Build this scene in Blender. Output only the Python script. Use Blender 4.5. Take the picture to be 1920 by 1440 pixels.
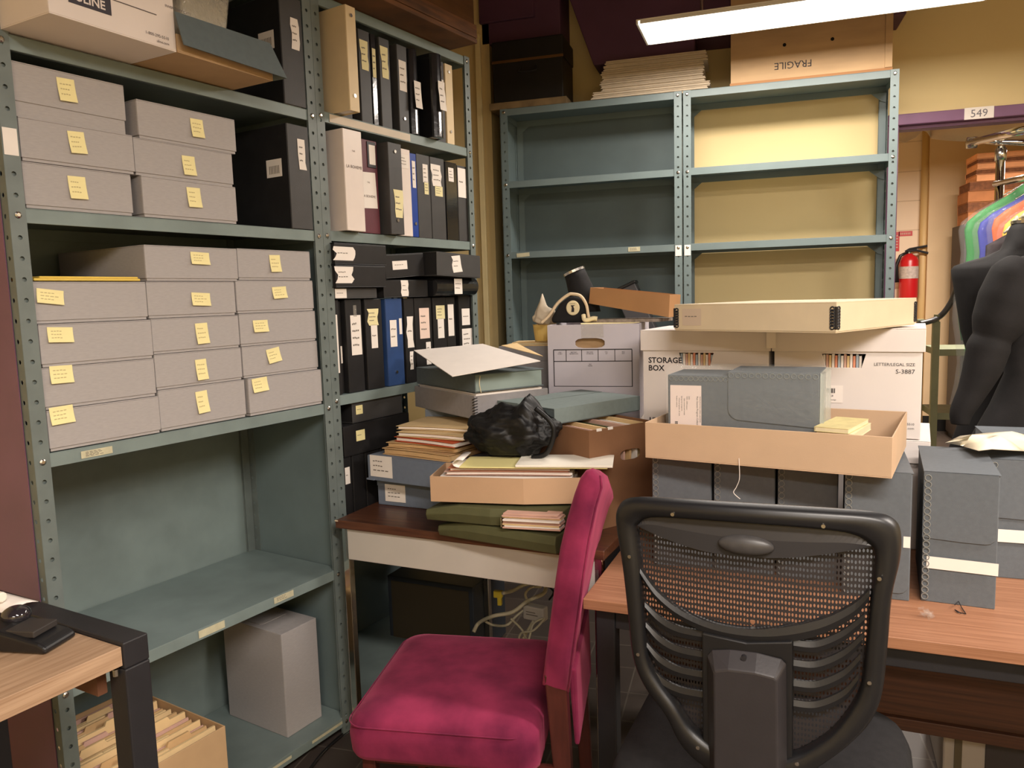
import bpy, bmesh, math, random
from mathutils import Vector, Matrix, Euler
from bpy_extras.object_utils import world_to_camera_view
random.seed(7)
PI = math.pi
for o in list(bpy.data.objects): bpy.data.objects.remove(o)
SC = bpy.context.scene
COL = SC.collection
# ---------------------------------------------------------------- camera
F = 1440.0
CAMH = 1.52
def _axes(yaw, pitch, roll):
    y, p, r = map(math.radians, (yaw, pitch, roll))
    fw = Vector((-math.sin(y)*math.cos(p), math.cos(y)*math.cos(p), -math.sin(p)))
    rt = Vector((math.cos(y), math.sin(y), 0)); up = rt.cross(fw)
    return rt*math.cos(r)-up*math.sin(r), up*math.cos(r)+rt*math.sin(r), fw
RT, UP, FW = _axes(16.5, 6.4, 1.7)
CO = Vector((0, 0, CAMH))
cd = bpy.data.cameras.new('camera'); cam = bpy.data.objects.new('camera', cd); COL.objects.link(cam)
cd.sensor_fit = 'HORIZONTAL'; cd.sensor_width = 36; cd.lens = 36*F/1920; cd.clip_start = .02
m3 = Matrix((RT, UP, -FW)).transposed()
cam.matrix_world = Matrix.Translation(CO) @ m3.to_4x4()
SC.camera = cam
# ---------------------------------------------------------------- world, exposure
w = bpy.data.worlds.new('world'); SC.world = w; w.use_nodes = True
bg = w.node_tree.nodes['Background']; bg.inputs[0].default_value = (1.0, .80, .62, 1); bg.inputs[1].default_value = .06
SC.view_settings.view_transform = 'Standard'; SC.view_settings.look = 'None'
SC.view_settings.exposure = -0.24; SC.view_settings.gamma = 1; SC.view_settings.use_curve_mapping = False
LAMP_COL = (1.0, .90, .81)
# ---------------------------------------------------------------- measuring the room from the photograph
def ray(x, y): return FW + RT*((x-960)/F) - UP*((y-720)/F)
def PZ(x, y, z):
    r = ray(x, y); return CO + r*((z-CAMH)/r.z)
def PY(x, y, Y):
    r = ray(x, y); return CO + r*(Y/r.y)
def PP(x, y, P, deg):
    a = math.radians(deg); n = Vector((-math.sin(a), math.cos(a), 0)); r = ray(x, y)
    return CO + r*((Vector((P[0], P[1], 0))-CO).dot(n)/r.dot(n))
def proj(P):
    d = Vector(P)-CO; z = d.dot(FW); return 960+F*d.dot(RT)/z, 720-F*d.dot(UP)/z
def HZ(P, y):
    lo, hi = -1., 4.
    for _ in range(40):
        m = (lo+hi)/2
        if proj((P[0], P[1], m))[1] > y: lo = m
        else: hi = m
    return lo
# ---------------------------------------------------------------- materials
def lin(c):
    return tuple((v/12.92 if v <= .04045 else ((v+.055)/1.055)**2.4) for v in [q/255 for q in c])
MATS = {}
def mat(name, c, rough=.6, metal=0, noise=0, ns=30, bump=0, bs=200, spec=.4, c2=None, stretch=None, kind='noise', coat=0, detail=4):
    if name in MATS: return MATS[name]
    m = bpy.data.materials.new(name); m.use_nodes = True; nt = m.node_tree; b = nt.nodes['Principled BSDF']
    L = lin(c); b.inputs['Base Color'].default_value = (*L, 1); b.inputs['Roughness'].default_value = rough
    b.inputs['Metallic'].default_value = metal; b.inputs['Specular IOR Level'].default_value = spec
    if coat: b.inputs['Coat Weight'].default_value = coat; b.inputs['Coat Roughness'].default_value = .1
    tc = nt.nodes.new('ShaderNodeTexCoord'); mp = nt.nodes.new('ShaderNodeMapping')
    nt.links.new(tc.outputs['Object'], mp.inputs[0])
    if stretch: mp.inputs['Scale'].default_value = stretch
    if noise or c2:
        if kind == 'wave':
            t = nt.nodes.new('ShaderNodeTexWave'); t.inputs['Scale'].default_value = ns; t.inputs['Distortion'].default_value = 6
            t.inputs['Detail'].default_value = 3; t.inputs['Detail Scale'].default_value = 1.5; fac = t.outputs['Fac']
        else:
            t = nt.nodes.new('ShaderNodeTexNoise'); t.inputs['Scale'].default_value = ns; t.inputs['Detail'].default_value = detail; fac = t.outputs['Fac']
        nt.links.new(mp.outputs[0], t.inputs['Vector'])
        r = nt.nodes.new('ShaderNodeValToRGB'); r.color_ramp.elements[0].position = .3; r.color_ramp.elements[1].position = .7
        if c2: a, d = lin(c2), L
        else: a, d = tuple(v*(1-noise) for v in L), tuple(min(1, v*(1+noise)) for v in L)
        r.color_ramp.elements[0].color = (*a, 1); r.color_ramp.elements[1].color = (*d, 1)
        nt.links.new(fac, r.inputs[0]); nt.links.new(r.outputs[0], b.inputs['Base Color'])
    if bump:
        t2 = nt.nodes.new('ShaderNodeTexNoise'); t2.inputs['Scale'].default_value = bs; t2.inputs['Detail'].default_value = 3
        nt.links.new(mp.outputs[0], t2.inputs['Vector'])
        bp = nt.nodes.new('ShaderNodeBump'); bp.inputs['Strength'].default_value = bump; bp.inputs['Distance'].default_value = .003
        nt.links.new(t2.outputs['Fac'], bp.inputs['Height']); nt.links.new(bp.outputs[0], b.inputs['Normal'])
    MATS[name] = m; return m
def glass(name, c, alpha, rough=.08):
    m = bpy.data.materials.new(name); m.use_nodes = True; nt = m.node_tree; b = nt.nodes['Principled BSDF']
    b.inputs['Base Color'].default_value = (*lin(c), 1); b.inputs['Roughness'].default_value = rough
    b.inputs['Alpha'].default_value = alpha; b.inputs['Specular IOR Level'].default_value = .9
    t = nt.nodes.new('ShaderNodeTexNoise'); t.inputs['Scale'].default_value = 14; t.inputs['Detail'].default_value = 3
    bp = nt.nodes.new('ShaderNodeBump'); bp.inputs['Strength'].default_value = .5; bp.inputs['Distance'].default_value = .01
    nt.links.new(t.outputs['Fac'], bp.inputs['Height']); nt.links.new(bp.outputs[0], b.inputs['Normal'])
    MATS[name] = m; return m
def emis(name, c, s):
    m = bpy.data.materials.new(name); m.use_nodes = True; nt = m.node_tree; b = nt.nodes['Principled BSDF']
    b.inputs['Base Color'].default_value = (.8, .8, .8, 1)
    b.inputs['Emission Color'].default_value = (*c, 1); b.inputs['Emission Strength'].default_value = s
    MATS[name] = m; return m
def weave(name, c, sc=(300, 300, 300), open_=.35):
    m = bpy.data.materials.new(name); m.use_nodes = True; nt = m.node_tree; b = nt.nodes['Principled BSDF']
    b.inputs['Base Color'].default_value = (*lin(c), 1); b.inputs['Roughness'].default_value = .55
    tc = nt.nodes.new('ShaderNodeTexCoord'); mp = nt.nodes.new('ShaderNodeMapping'); mp.inputs['Scale'].default_value = sc
    v = nt.nodes.new('ShaderNodeTexVoronoi'); v.inputs['Randomness'].default_value = .12; v.inputs['Scale'].default_value = 1
    cmp_ = nt.nodes.new('ShaderNodeMath'); cmp_.operation = 'GREATER_THAN'; cmp_.inputs[1].default_value = open_
    nt.links.new(tc.outputs['Object'], mp.inputs[0]); nt.links.new(mp.outputs[0], v.inputs['Vector'])
    nt.links.new(v.outputs['Distance'], cmp_.inputs[0]); nt.links.new(cmp_.outputs[0], b.inputs['Alpha'])
    MATS[name] = m; return m
STEEL = mat('steel_green_grey', (122, 136, 134), .42, noise=.10, ns=9, bump=.05, spec=.5)
STEELP = mat('steel_post', (106, 116, 114), .45, noise=.12, ns=14, spec=.5)
STEELB = mat('steel_blue_grey', (106, 121, 122), .45, noise=.08, ns=6, spec=.5)
STEELD = mat('steel_dark_panel', (90, 104, 106), .5, noise=.08, ns=6)
PURPLE = mat('purple_steel', (116, 76, 104), .35, noise=.12, ns=5, spec=.6)
PURPLEW = mat('purple_paint', (84, 52, 78), .55, noise=.12, ns=4)
PURPLEF = mat('purple_frame', (128, 92, 122), .5, noise=.08, ns=8)
CREAM = mat('cream_wall', (224, 202, 150), .7, noise=.03, ns=2, bump=.05, bs=60)
CREAML = mat('cream_trim', (236, 218, 168), .6, noise=.03, ns=5)
GREY = mat('grey_cloth_board', (170, 165, 164), .8, noise=.05, ns=60, bump=.25, bs=900, stretch=(1, 1, 5))
GREY2 = mat('grey_cloth_board_dark', (146, 142, 143), .8, noise=.05, ns=60, bump=.25, bs=900)
NOTE = mat('yellow_note_paper', (240, 228, 168), .8, noise=.03, ns=30)
INK = mat('grey_ink', (120, 112, 104), .7)
INKN = mat('faint_ink', (196, 182, 134), .7)
INKB = mat('black_ink', (32, 30, 34), .6)
PAPER = mat('white_paper', (238, 230, 222), .75, noise=.02, ns=20)
PAPERY = mat('aged_paper', (228, 214, 176), .8, noise=.06, ns=30)
BBLK = mat('black_binder_cover', (34, 33, 34), .45, noise=.15, ns=20, bump=.15, bs=500)
BGRY = mat('charcoal_binder_cover', (66, 65, 65), .5, noise=.08, ns=20, bump=.15, bs=500)
BGLOSS = mat('black_glossy_vinyl', (30, 30, 32), .15, noise=.1, ns=20, bump=.2, bs=30, spec=.8)
BBEI = mat('beige_binder_cover', (222, 200, 160), .5, noise=.03, ns=20)
BWHT = mat('white_binder_cover', (232, 220, 212), .35, noise=.02, ns=20)
BMAR = mat('maroon_binder_cover', (98, 48, 58), .5, noise=.08, ns=20, bump=.1)
BBLU = mat('blue_binder_cover', (26, 62, 150), .4, noise=.08, ns=20)
BNAV = mat('navy_binder_cover', (46, 72, 120), .45, noise=.12, ns=12)
METAL = mat('bright_metal', (200, 196, 188), .25, metal=1)
CHROME = mat('chrome', (210, 205, 195), .1, metal=1)
BLKM = mat('black_powder_steel', (38, 37, 40), .42, noise=.08, ns=20, bump=.08, bs=300)
BLKP = mat('black_plastic', (23, 23, 25), .38, noise=.08, ns=15, spec=.5)
BLKF = mat('black_fabric', (26, 25, 27), .85, noise=.25, ns=60, bump=.3, bs=700)
HOLE = mat('hole_dark', (10, 10, 10), .9)
TAN = mat('tan_board', (200, 170, 140), .7, noise=.03, ns=12, bump=.06, bs=300)
TANL = mat('buff_board', (214, 196, 166), .7, noise=.03, ns=12, bump=.06, bs=300)
TANM = mat('buff_board_greyish', (196, 172, 146), .7, noise=.03, ns=12, bump=.06, bs=300)
KRAFT = mat('brown_cardboard', (132, 94, 66), .75, noise=.06, ns=10, bump=.06, bs=200)
KRAFTL = mat('light_cardboard', (184, 152, 114), .75, noise=.05, ns=14, bump=.06, bs=200)
MANILA = mat('manila_folder', (226, 196, 146), .75, noise=.06, ns=18)
MANILA2 = mat('manila_folder_worn', (206, 170, 122), .75, noise=.08, ns=18)
ORANGE = mat('orange_folder', (206, 88, 48), .7, noise=.06, ns=18)
PINKP = mat('pink_folder', (206, 166, 150), .75, noise=.06, ns=18)
GREENF = mat('olive_hanging_folder', (82, 82, 52), .75, noise=.08, ns=20, bump=.1, bs=500)
DOC = mat('slate_document_board', (96, 102, 108), .75, noise=.06, ns=80, bump=.2, bs=900)
DOCL = mat('slate_document_board_light', (124, 134, 138), .75, noise=.05, ns=80, bump=.2, bs=900)
BLUEB = mat('blue_grey_board', (110, 120, 136), .75, noise=.05, ns=60, bump=.2, bs=900)
TEAL = mat('teal_grey_board', (94, 104, 106), .75, noise=.05, ns=60, bump=.2, bs=900)
WBOX = mat('white_carton', (226, 218, 214), .65, noise=.02, ns=8)
GBOX = mat('pale_grey_carton', (196, 190, 198), .7, noise=.03, ns=8)
WOODD = mat('walnut_laminate', (104, 66, 46), .35, c2=(70, 42, 32), ns=4, stretch=(1.2, 22, 22), detail=6)
WOODR = mat('cherry_laminate', (170, 122, 92), .4, c2=(136, 92, 66), ns=4, stretch=(.9, 26, 60), detail=6)
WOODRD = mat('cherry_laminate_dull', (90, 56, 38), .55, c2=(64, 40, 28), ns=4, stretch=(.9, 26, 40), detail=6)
WOODL = mat('oak_laminate', (182, 152, 124), .45, c2=(146, 116, 90), ns=4, stretch=(1.2, 24, 40), detail=6)
PLY = mat('plywood', (186, 154, 114), .6, noise=.12, ns=3, stretch=(1, 1, 6))
PLYD = mat('old_brown_wood', (120, 78, 44), .7, c2=(62, 42, 28), kind='noise', ns=5, stretch=(1, 1, 8))
MAHOG = mat('mahogany', (74, 34, 28), .35, noise=.2, ns=12, stretch=(6, 6, 1))
VELVET = mat('raspberry_velvet', (146, 46, 80), .85, c2=(88, 20, 50), ns=8, bump=.15, bs=90, spec=.2, detail=9)
VELVET.node_tree.nodes['Principled BSDF'].inputs['Sheen Weight'].default_value = .35
VELVET.node_tree.nodes['Principled BSDF'].inputs['Sheen Tint'].default_value = (*lin((235, 120, 150)), 1)
APRON = mat('pale_grey_enamel', (196, 190, 182), .4, noise=.03, ns=8)
PLAST = glass('clear_plastic', (225, 230, 225), .08)
PLAST2 = glass('clear_garment_film', (235, 235, 235), .09)
TAPE = glass('clear_tape', (215, 208, 196), .35)
# ---------------------------------------------------------------- mesh builder
class MB:
    def __init__(s): s.v = []; s.f = []; s.m = []; s.M = Matrix.Identity(4)
    def add(s, vs, fs, mi=0):
        k = len(s.v); s.v += [tuple(s.M @ Vector(p)) for p in vs]
        s.f += [tuple(k+i for i in f) for f in fs]; s.m += [mi]*len(fs); return s
    def box(s, x0, x1, y0, y1, z0, z1, mi=0):
        return s.add([(x0,y0,z0),(x1,y0,z0),(x1,y1,z0),(x0,y1,z0),(x0,y0,z1),(x1,y0,z1),(x1,y1,z1),(x0,y1,z1)],
                     [(0,3,2,1),(4,5,6,7),(0,1,5,4),(1,2,6,5),(2,3,7,6),(3,0,4,7)], mi)
    def hexa(s, b, t, mi=0):
        return s.add(list(b)+list(t), [(0,3,2,1),(4,5,6,7),(0,1,5,4),(1,2,6,5),(2,3,7,6),(3,0,4,7)], mi)
    def tray(s, w, d, h, t=.003, x=0, y=0, z=0, mi=0):
        s.box(x, x+w, y, y+d, z, z+t, mi); s.box(x, x+w, y, y+t, z+t, z+h, mi); s.box(x, x+w, y+d-t, y+d, z+t, z+h, mi)
        s.box(x, x+t, y+t, y+d-t, z+t, z+h, mi); s.box(x+w-t, x+w, y+t, y+d-t, z+t, z+h, mi); return s
    def prism(s, pts, y0, y1, mi=0):                 # outline in x,z pushed along y
        n = len(pts); vs = [(p[0], y0, p[1]) for p in pts]+[(p[0], y1, p[1]) for p in pts]
        fs = [tuple(range(n)), tuple(range(2*n-1, n-1, -1))]+[(i, i+n, (i+1) % n+n, (i+1) % n) for i in range(n)]
        return s.add(vs, fs, mi)
    def slab(s, pts, z0, z1, mi=0):                  # outline in x,y pushed along z
        n = len(pts); vs = [(p[0], p[1], z0) for p in pts]+[(p[0], p[1], z1) for p in pts]
        fs = [tuple(range(n-1, -1, -1)), tuple(range(n, 2*n))]+[(i, (i+1) % n, (i+1) % n+n, i+n) for i in range(n)]
        return s.add(vs, fs, mi)
    def ring(s, outer, inner, y0, y1, mi=0):         # two outlines of equal count, x,z
        n = len(outer); vs = []
        for L, y in ((outer, y0), (inner, y0), (outer, y1), (inner, y1)): vs += [(p[0], y if not callable(y) else y(p), p[1]) for p in L]
        fs = []
        for i in range(n):
            j = (i+1) % n
            fs += [(i, j, n+j, n+i), (2*n+j, 2*n+i, 3*n+i, 3*n+j), (j, i, 2*n+i, 2*n+j), (n+i, n+j, 3*n+j, 3*n+i)]
        return s.add(vs, fs, mi)
    def tube(s, pts, r, n=10, mi=0, cap=True):
        pts = [Vector(p) for p in pts]; R = r if isinstance(r, (list, tuple)) else [r]*len(pts)
        vs = []; fs = []; up = Vector((0, 0, 1)); prev = None
        for i, p in enumerate(pts):
            t = (pts[min(i+1, len(pts)-1)]-pts[max(i-1, 0)])
            t = t.normalized() if t.length > 1e-9 else Vector((0, 0, 1))
            if prev is None:
                a = t.cross(up) if abs(t.dot(up)) < .95 else t.cross(Vector((1, 0, 0)))
            else: a = prev - t*prev.dot(t)
            a.normalize(); prev = a; b = t.cross(a)
            for k in range(n):
                q = 2*PI*k/n; vs.append(tuple(p+(a*math.cos(q)+b*math.sin(q))*R[i]))
        for i in range(len(pts)-1):
            for k in range(n):
                j = (k+1) % n; fs.append((i*n+k, i*n+j, (i+1)*n+j, (i+1)*n+k))
        if cap: fs += [tuple(range(n-1, -1, -1)), tuple(range((len(pts)-1)*n, len(pts)*n))]
        return s.add(vs, fs, mi)
    def loft(s, rings, mi=0, cap=True):
        n = len(rings[0]); vs = [p for r in rings for p in r]; fs = []
        for i in range(len(rings)-1):
            for k in range(n):
                j = (k+1) % n; fs.append((i*n+k, i*n+j, (i+1)*n+j, (i+1)*n+k))
        if cap: fs += [tuple(range(n-1, -1, -1)), tuple(range((len(rings)-1)*n, len(rings)*n))]
        return s.add(vs, fs, mi)
    def text(s, string, size, x, z, y=0, mi=0, rot=0, align='LEFT', bold=0):
        cu = bpy.data.curves.new('t', 'FONT'); cu.body = string; cu.size = size; cu.align_x = align; cu.resolution_u = 2; cu.offset = bold
        o = bpy.data.objects.new('t', cu); COL.objects.link(o)
        me = bpy.data.meshes.new_from_object(o.evaluated_get(bpy.context.evaluated_depsgraph_get()) if False else o)
        c, n = math.cos(rot), math.sin(rot)
        s.add([(x+v.co.x*c-v.co.y*n, y, z+v.co.x*n+v.co.y*c) for v in me.vertices], [tuple(p.vertices) for p in me.polygons], mi)
        bpy.data.objects.remove(o); bpy.data.meshes.remove(me); bpy.data.curves.remove(cu); return s
    def build(s, name, mats, parent=None, loc=(0,0,0), rz=0, rot=None, bevel=0, smooth=False, sub=0, seg=2, solid=0, label=None):
        me = bpy.data.meshes.new(name); me.from_pydata(s.v, [], s.f)
        for mm in (mats if isinstance(mats, (list, tuple)) else [mats]): me.materials.append(mm)
        for p, i in zip(me.polygons, s.m): p.material_index = i; p.use_smooth = smooth
        me.update()
        bm = bmesh.new(); bm.from_mesh(me); bmesh.ops.recalc_face_normals(bm, faces=bm.faces); bm.to_mesh(me); bm.free()
        o = bpy.data.objects.new(name, me); COL.objects.link(o)
        if parent: o.parent = parent
        o.location = loc; o.rotation_euler = rot if rot else (0, 0, rz)
        if solid: q = o.modifiers.new('s', 'SOLIDIFY'); q.thickness = solid; q.offset = 0
        if bevel: q = o.modifiers.new('b', 'BEVEL'); q.width = bevel; q.segments = seg; q.limit_method = 'ANGLE'; q.angle_limit = .6
        if sub: q = o.modifiers.new('u', 'SUBSURF'); q.levels = sub; q.render_levels = sub
        if label: o['label'] = label
        return o
def tag(o, label, cat, group=None):
    o['label'] = label; o['category'] = cat
    if group: o['group'] = group
    return o
def struct(o): o['kind'] = 'structure'; return o
def thing(name, label, cat, loc=(0,0,0), rz=0, group=None, rot=None):
    o = bpy.data.objects.new(name, None); COL.objects.link(o); o.empty_display_size = .05
    o.location = loc; o.rotation_euler = rot if rot else (0, 0, rz); return tag(o, label, cat, group)
def ground(name, label, cat, fl, fr, group=None):
    """an Empty at the front-left bottom corner, turned along the front edge; returns it and the front width"""
    d = Vector(fr)-Vector(fl); return thing(name, label, cat, tuple(fl), math.atan2(d.y, d.x), group), Vector((d.x, d.y)).length
def card(parent, name, x, z, w, h, m=None, y=-.0012, rot=0, lines=3, ink=None, seed=0, curl=0, label=None, flip=False, barcode=False, draw=None, torn=False):
    """a sheet stuck on the local front face (x right, z up), centre x,z"""
    rnd = random.Random(int(abs(x)*7919+abs(z)*104729+seed) % 99991)
    b = MB(); c, s_ = math.cos(rot), math.sin(rot)
    def T(u, v): return (x+u*c-v*s_, z+u*s_+v*c)
    N = 5; vs = []; fs = []
    for i in range(N):
        t = i/(N-1); v = h/2-h*t; yy = y-curl*t*t
        j0 = rnd.uniform(-.12, .12)*w if torn else 0; j1 = rnd.uniform(-.12, .12)*w if torn else 0
        a = T(-w/2+j0, v); q = T(w/2+j1, v); vs += [(a[0], yy, a[1]), (q[0], yy, q[1])]
    for i in range(N-1): fs.append((2*i, 2*i+1, 2*i+3, 2*i+2))
    b.add(vs, fs, 0)
    for i in range(lines):
        t = (i+1.2)/(lines+1.6); v = h/2-h*t; yy = y-curl*t*t-.0005
        u0 = -w*.36; u1 = w*rnd.uniform(.05, .36); n = 4
        for k in range(n):
            a0 = u0+(u1-u0)*k/n; a1 = u0+(u1-u0)*(k+.75)/n; hh = h*.018+.0004; dv = rnd.uniform(-.01, .01)*h
            p = [T(a0, v-hh+dv), T(a1, v-hh+dv), T(a1, v+hh+dv), T(a0, v+hh+dv)]
            b.add([(r[0], yy, r[1]) for r in p], [(0, 1, 2, 3)], 1)
    if barcode:
        for k in range(12):
            a0 = -w*.28+w*.56*k/12; a1 = a0+w*.56/12*rnd.uniform(.3, .8)
            p = [T(a0, -h*.05), T(a1, -h*.05), T(a1, h*.2), T(a0, h*.2)]
            b.add([(r[0], y-.0005, r[1]) for r in p], [(0, 1, 2, 3)], 1)
    if draw: draw(b)
    return b.build(name, [m or PAPER, ink or INK], parent, label=label)
def sticky(parent, x, z, w, h, rot=0, seed=0):
    return card(parent, 'sticky_note', x, z, w, h, NOTE, y=-.0015, rot=rot, lines=3, seed=seed, curl=.006, ink=INKN)
# ================================================================ lamps of the room
def fixture(x, y, z, rz, label, power, L=1.29, W=.29, group=None):
    t = thing('ceiling_light', label, 'ceiling light', (x, y, z), math.radians(rz), group)
    b = MB(); b.box(0, L, 0, W, .009, .015); b.box(0, .009, 0, W, -.004, .009); b.box(L-.009, L, 0, W, -.004, .009)
    b.box(.016, L-.016, 0, .004, -.004, .009); b.box(.016, L-.016, W-.004, W, -.004, .009)
    b.build('housing', mat('lamp_housing', (226, 222, 212), .5), t, bevel=.003)
    d = MB(); d.box(.010, L-.010, .005, W-.005, -.003, .008); d.build('diffuser', emis('lamp_diffuser_%s' % len(MATS), (1, .93, .80), 5), t)
    for q in (.25, L-.25): MB().tube([(q, W/2, .015), (q, W/2, CEIL-z-.002)], .006, 8).build('hanging_rod', METAL, t)
    ld = bpy.data.lights.new('tube_light', 'AREA'); ld.shape = 'RECTANGLE'; ld.size = L-.04; ld.size_y = W-.035; ld.energy = power; ld.color = LAMP_COL
    lo = bpy.data.objects.new('tube_light', ld); COL.objects.link(lo); lo.parent = t; lo.location = (L/2, W/2, -.006)
    return t
CEIL = 3.2
pa, pb = PZ(1210, 84, 2.62), PZ(1830, 2, 2.62)
ca = PZ(1190, 44, 2.62); LR = math.degrees(math.atan2(pb.y-pa.y, pb.x-pa.x))
fixture(ca.x+.005, ca.y, 2.62, LR, 'long fluorescent ceiling light glowing white above the steel shelves', 42, (pb-pa).length+.03, .29)
fixture(.05, -.10, 2.62, LR, 'fluorescent ceiling light over the front of the two chairs, behind the viewer', 115)
fixture(1.55, 1.35, 2.62, LR, 'fluorescent ceiling light to the right, over the cherry desk end', 115)
fixture(-.2, -1.9, 2.62, LR, 'fluorescent ceiling light furthest behind the viewer', 90)
fixture(1.3, 6.3, 2.75, 0, 'fluorescent ceiling light in the room through the doorway', 210)
# ================================================================ the room
WY = 4.26; XR = 3.6
FLOORM = mat('floor_tile', (74, 64, 58), .45, noise=.15, ns=6)
def tile_mat():
    m = FLOORM; nt = m.node_tree; b = nt.nodes['Principled BSDF']
    br = nt.nodes.new('ShaderNodeTexBrick'); br.offset = 0; br.inputs['Scale'].default_value = 1
    br.inputs['Brick Width'].default_value = .2; br.inputs['Row Height'].default_value = .2; br.inputs['Mortar Size'].default_value = .003
    br.inputs['Color1'].default_value = (*lin((78, 68, 62)), 1); br.inputs['Color2'].default_value = (*lin((66, 58, 54)), 1)
    br.inputs['Mortar'].default_value = (*lin((96, 88, 80)), 1)
    tc = nt.nodes.new('ShaderNodeTexCoord'); nt.links.new(tc.outputs['Object'], br.inputs['Vector']); nt.links.new(br.outputs['Color'], b.inputs['Base Color'])
tile_mat()
struct(MB().box(-2.3, XR+2, -2.6, 9.3, -.08, 0).build('floor', FLOORM))
struct(MB().box(-2.3, XR+2, -2.6, WY+.12, CEIL, CEIL+.08).build('ceiling', PURPLEW))
struct(MB().box(-2.3, XR+2, WY+.12, 9.3, CEIL+.0, CEIL+.08).build('ceiling_back_room', CREAM))
struct(MB().box(-2.3, -2.2, -2.6, WY, 0, CEIL).build('wall_left', CREAM))
struct(MB().box(-2.3, XR, -2.7, -2.6, 0, CEIL).build('wall_rear', CREAM))
struct(MB().box(XR, XR+.1, -2.6, WY, 0, CEIL).build('wall_right', CREAM))
b = MB(); JX = .735; LZ = 2.352
b.box(-2.3, JX, WY, WY+.12, 0, CEIL); b.box(JX, 2.6, WY, WY+.12, LZ, CEIL); b.box(2.6, XR+.1, WY, WY+.12, 0, CEIL)
struct(b.build('wall_back', CREAM))
# purple door frame (lintel + jambs)
b = MB(); b.box(JX-.035, 2.63, WY-.018, WY+.13, LZ-.052, LZ+.0); b.box(JX-.035, JX+.015, WY-.018, WY+.13, 0, LZ-.052); b.box(2.58, 2.63, WY-.018, WY+.13, 0, LZ-.052)
b.box(JX+.015, 2.58, WY+.02, WY+.10, LZ-.068, LZ-.052)
fr = struct(b.build('door_1', PURPLEF, bevel=.004))
p = PY(1836, 206, WY-.02)
cd2 = MB(); cd2.box(-.062, .062, -.003, 0, -.027, .027)
o = cd2.text('549', .05, 0, -.018, -.0036, 1, align='CENTER').build('room_number_sign', [PAPER, mat('sign_grey', (120, 116, 122), .6)], loc=(p.x, WY-.0182, LZ-.026))
tag(o, 'small white sign reading 549 on the purple door frame', 'sign')
# vertical cream trim in the corner behind the shelves
xe = PY(924, 300, 4.02).x; struct(MB().box(-2.2, xe, 4.02, WY, 0, CEIL).build('wall_pilaster', CREAM))
x0, x1 = PY(897, 300, 4.0).x, PY(907, 300, 4.0).x
b = MB(); b.box(x0, x1, 3.996, 4.02, 0, CEIL-.3); struct(b.build('trim_1', CREAML, bevel=.004))
# purple ducts near the ceiling
YD = 4.02
P0 = [PY(*q, YD) for q in ((1113, 122), (1302, 104), (1302, 70), (1700, 25), (1700, -260), (1040, -260))]
b = MB(); b.prism([(q.x, q.z if q.z < 3.19 else 3.19) for q in P0], YD, WY-.002)
struct(b.build('trim_2', PURPLEW, bevel=.004))
q = [PZ(898, 45, 2.95), PZ(1000, 30, 2.95), PZ(1040, 62, 2.95), PZ(945, 80, 2.95)]
b = MB(); b.hexa([tuple(v) for v in q], [(v.x, v.y, 3.198) for v in q])
struct(b.build('trim_3', PURPLEW, bevel=.004))
q0, q1 = PY(905, 78, 4.1), PY(1057, 76, 4.1)
b = MB(); b.box(q0.x+.02, q1.x, 4.02, WY-.002, q1.z, 3.198); struct(b.build('trim_4', PURPLEW, bevel=.004))
# ---------------- room behind
BRY = 9.0
BLOCK = mat('painted_block', (238, 214, 188), .75, bump=.05, bs=40)
def block_mat():
    nt = BLOCK.node_tree; b = nt.nodes['Principled BSDF']
    br = nt.nodes.new('ShaderNodeTexBrick'); br.inputs['Scale'].default_value = 1
    br.inputs['Brick Width'].default_value = .62; br.inputs['Row Height'].default_value = .3; br.inputs['Mortar Size'].default_value = .006
    br.inputs['Color1'].default_value = (*lin((238, 214, 188)), 1); br.inputs['Color2'].default_value = (*lin((233, 208, 182)), 1); br.inputs['Mortar'].default_value = (*lin((212, 186, 158)), 1)
    tc = nt.nodes.new('ShaderNodeTexCoord'); mp = nt.nodes.new('ShaderNodeMapping'); mp.inputs['Rotation'].default_value = (PI/2, 0, 0)
    nt.links.new(tc.outputs['Object'], mp.inputs[0]); nt.links.new(mp.outputs[0], br.inputs['Vector']); nt.links.new(br.outputs['Color'], b.inputs['Base Color'])
block_mat()
struct(MB().box(-.5, XR+2, BRY, BRY+.12, 0, CEIL).build('wall_back_room', BLOCK))
struct(MB().box(-.5, -.38, WY+.12, BRY, 0, CEIL).build('wall_left_room', CREAM))
struct(MB().box(XR+1.9, XR+2, WY+.12, BRY, 0, CEIL).build('wall_right_room', CREAM))
xa, xb = PY(1738, 500, BRY-.12).x, PY(1812, 400, BRY-.12).x
struct(MB().box(xa, XR+1.9, BRY-.12, BRY, 0, CEIL).build('wall_chase', mat('tan_wall', (212, 182, 144), .7, noise=.04, ns=3)))
struct(MB().box(xa, XR+1.9, BRY-.135, BRY-.12, 0, .16).build('baseboard_back', mat('black_base', (24, 22, 22), .5)))
xp = PY(1733, 400, BRY-.05).x
o = MB().tube([(xp, BRY-.045, .01), (xp, BRY-.045, CEIL-.01)], .038, 14).build('wall_pipe', mat('cream_pipe', (206, 172, 118), .5), smooth=True)
tag(o, 'tall cream painted pipe running up the far block wall', 'pipe')
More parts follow.
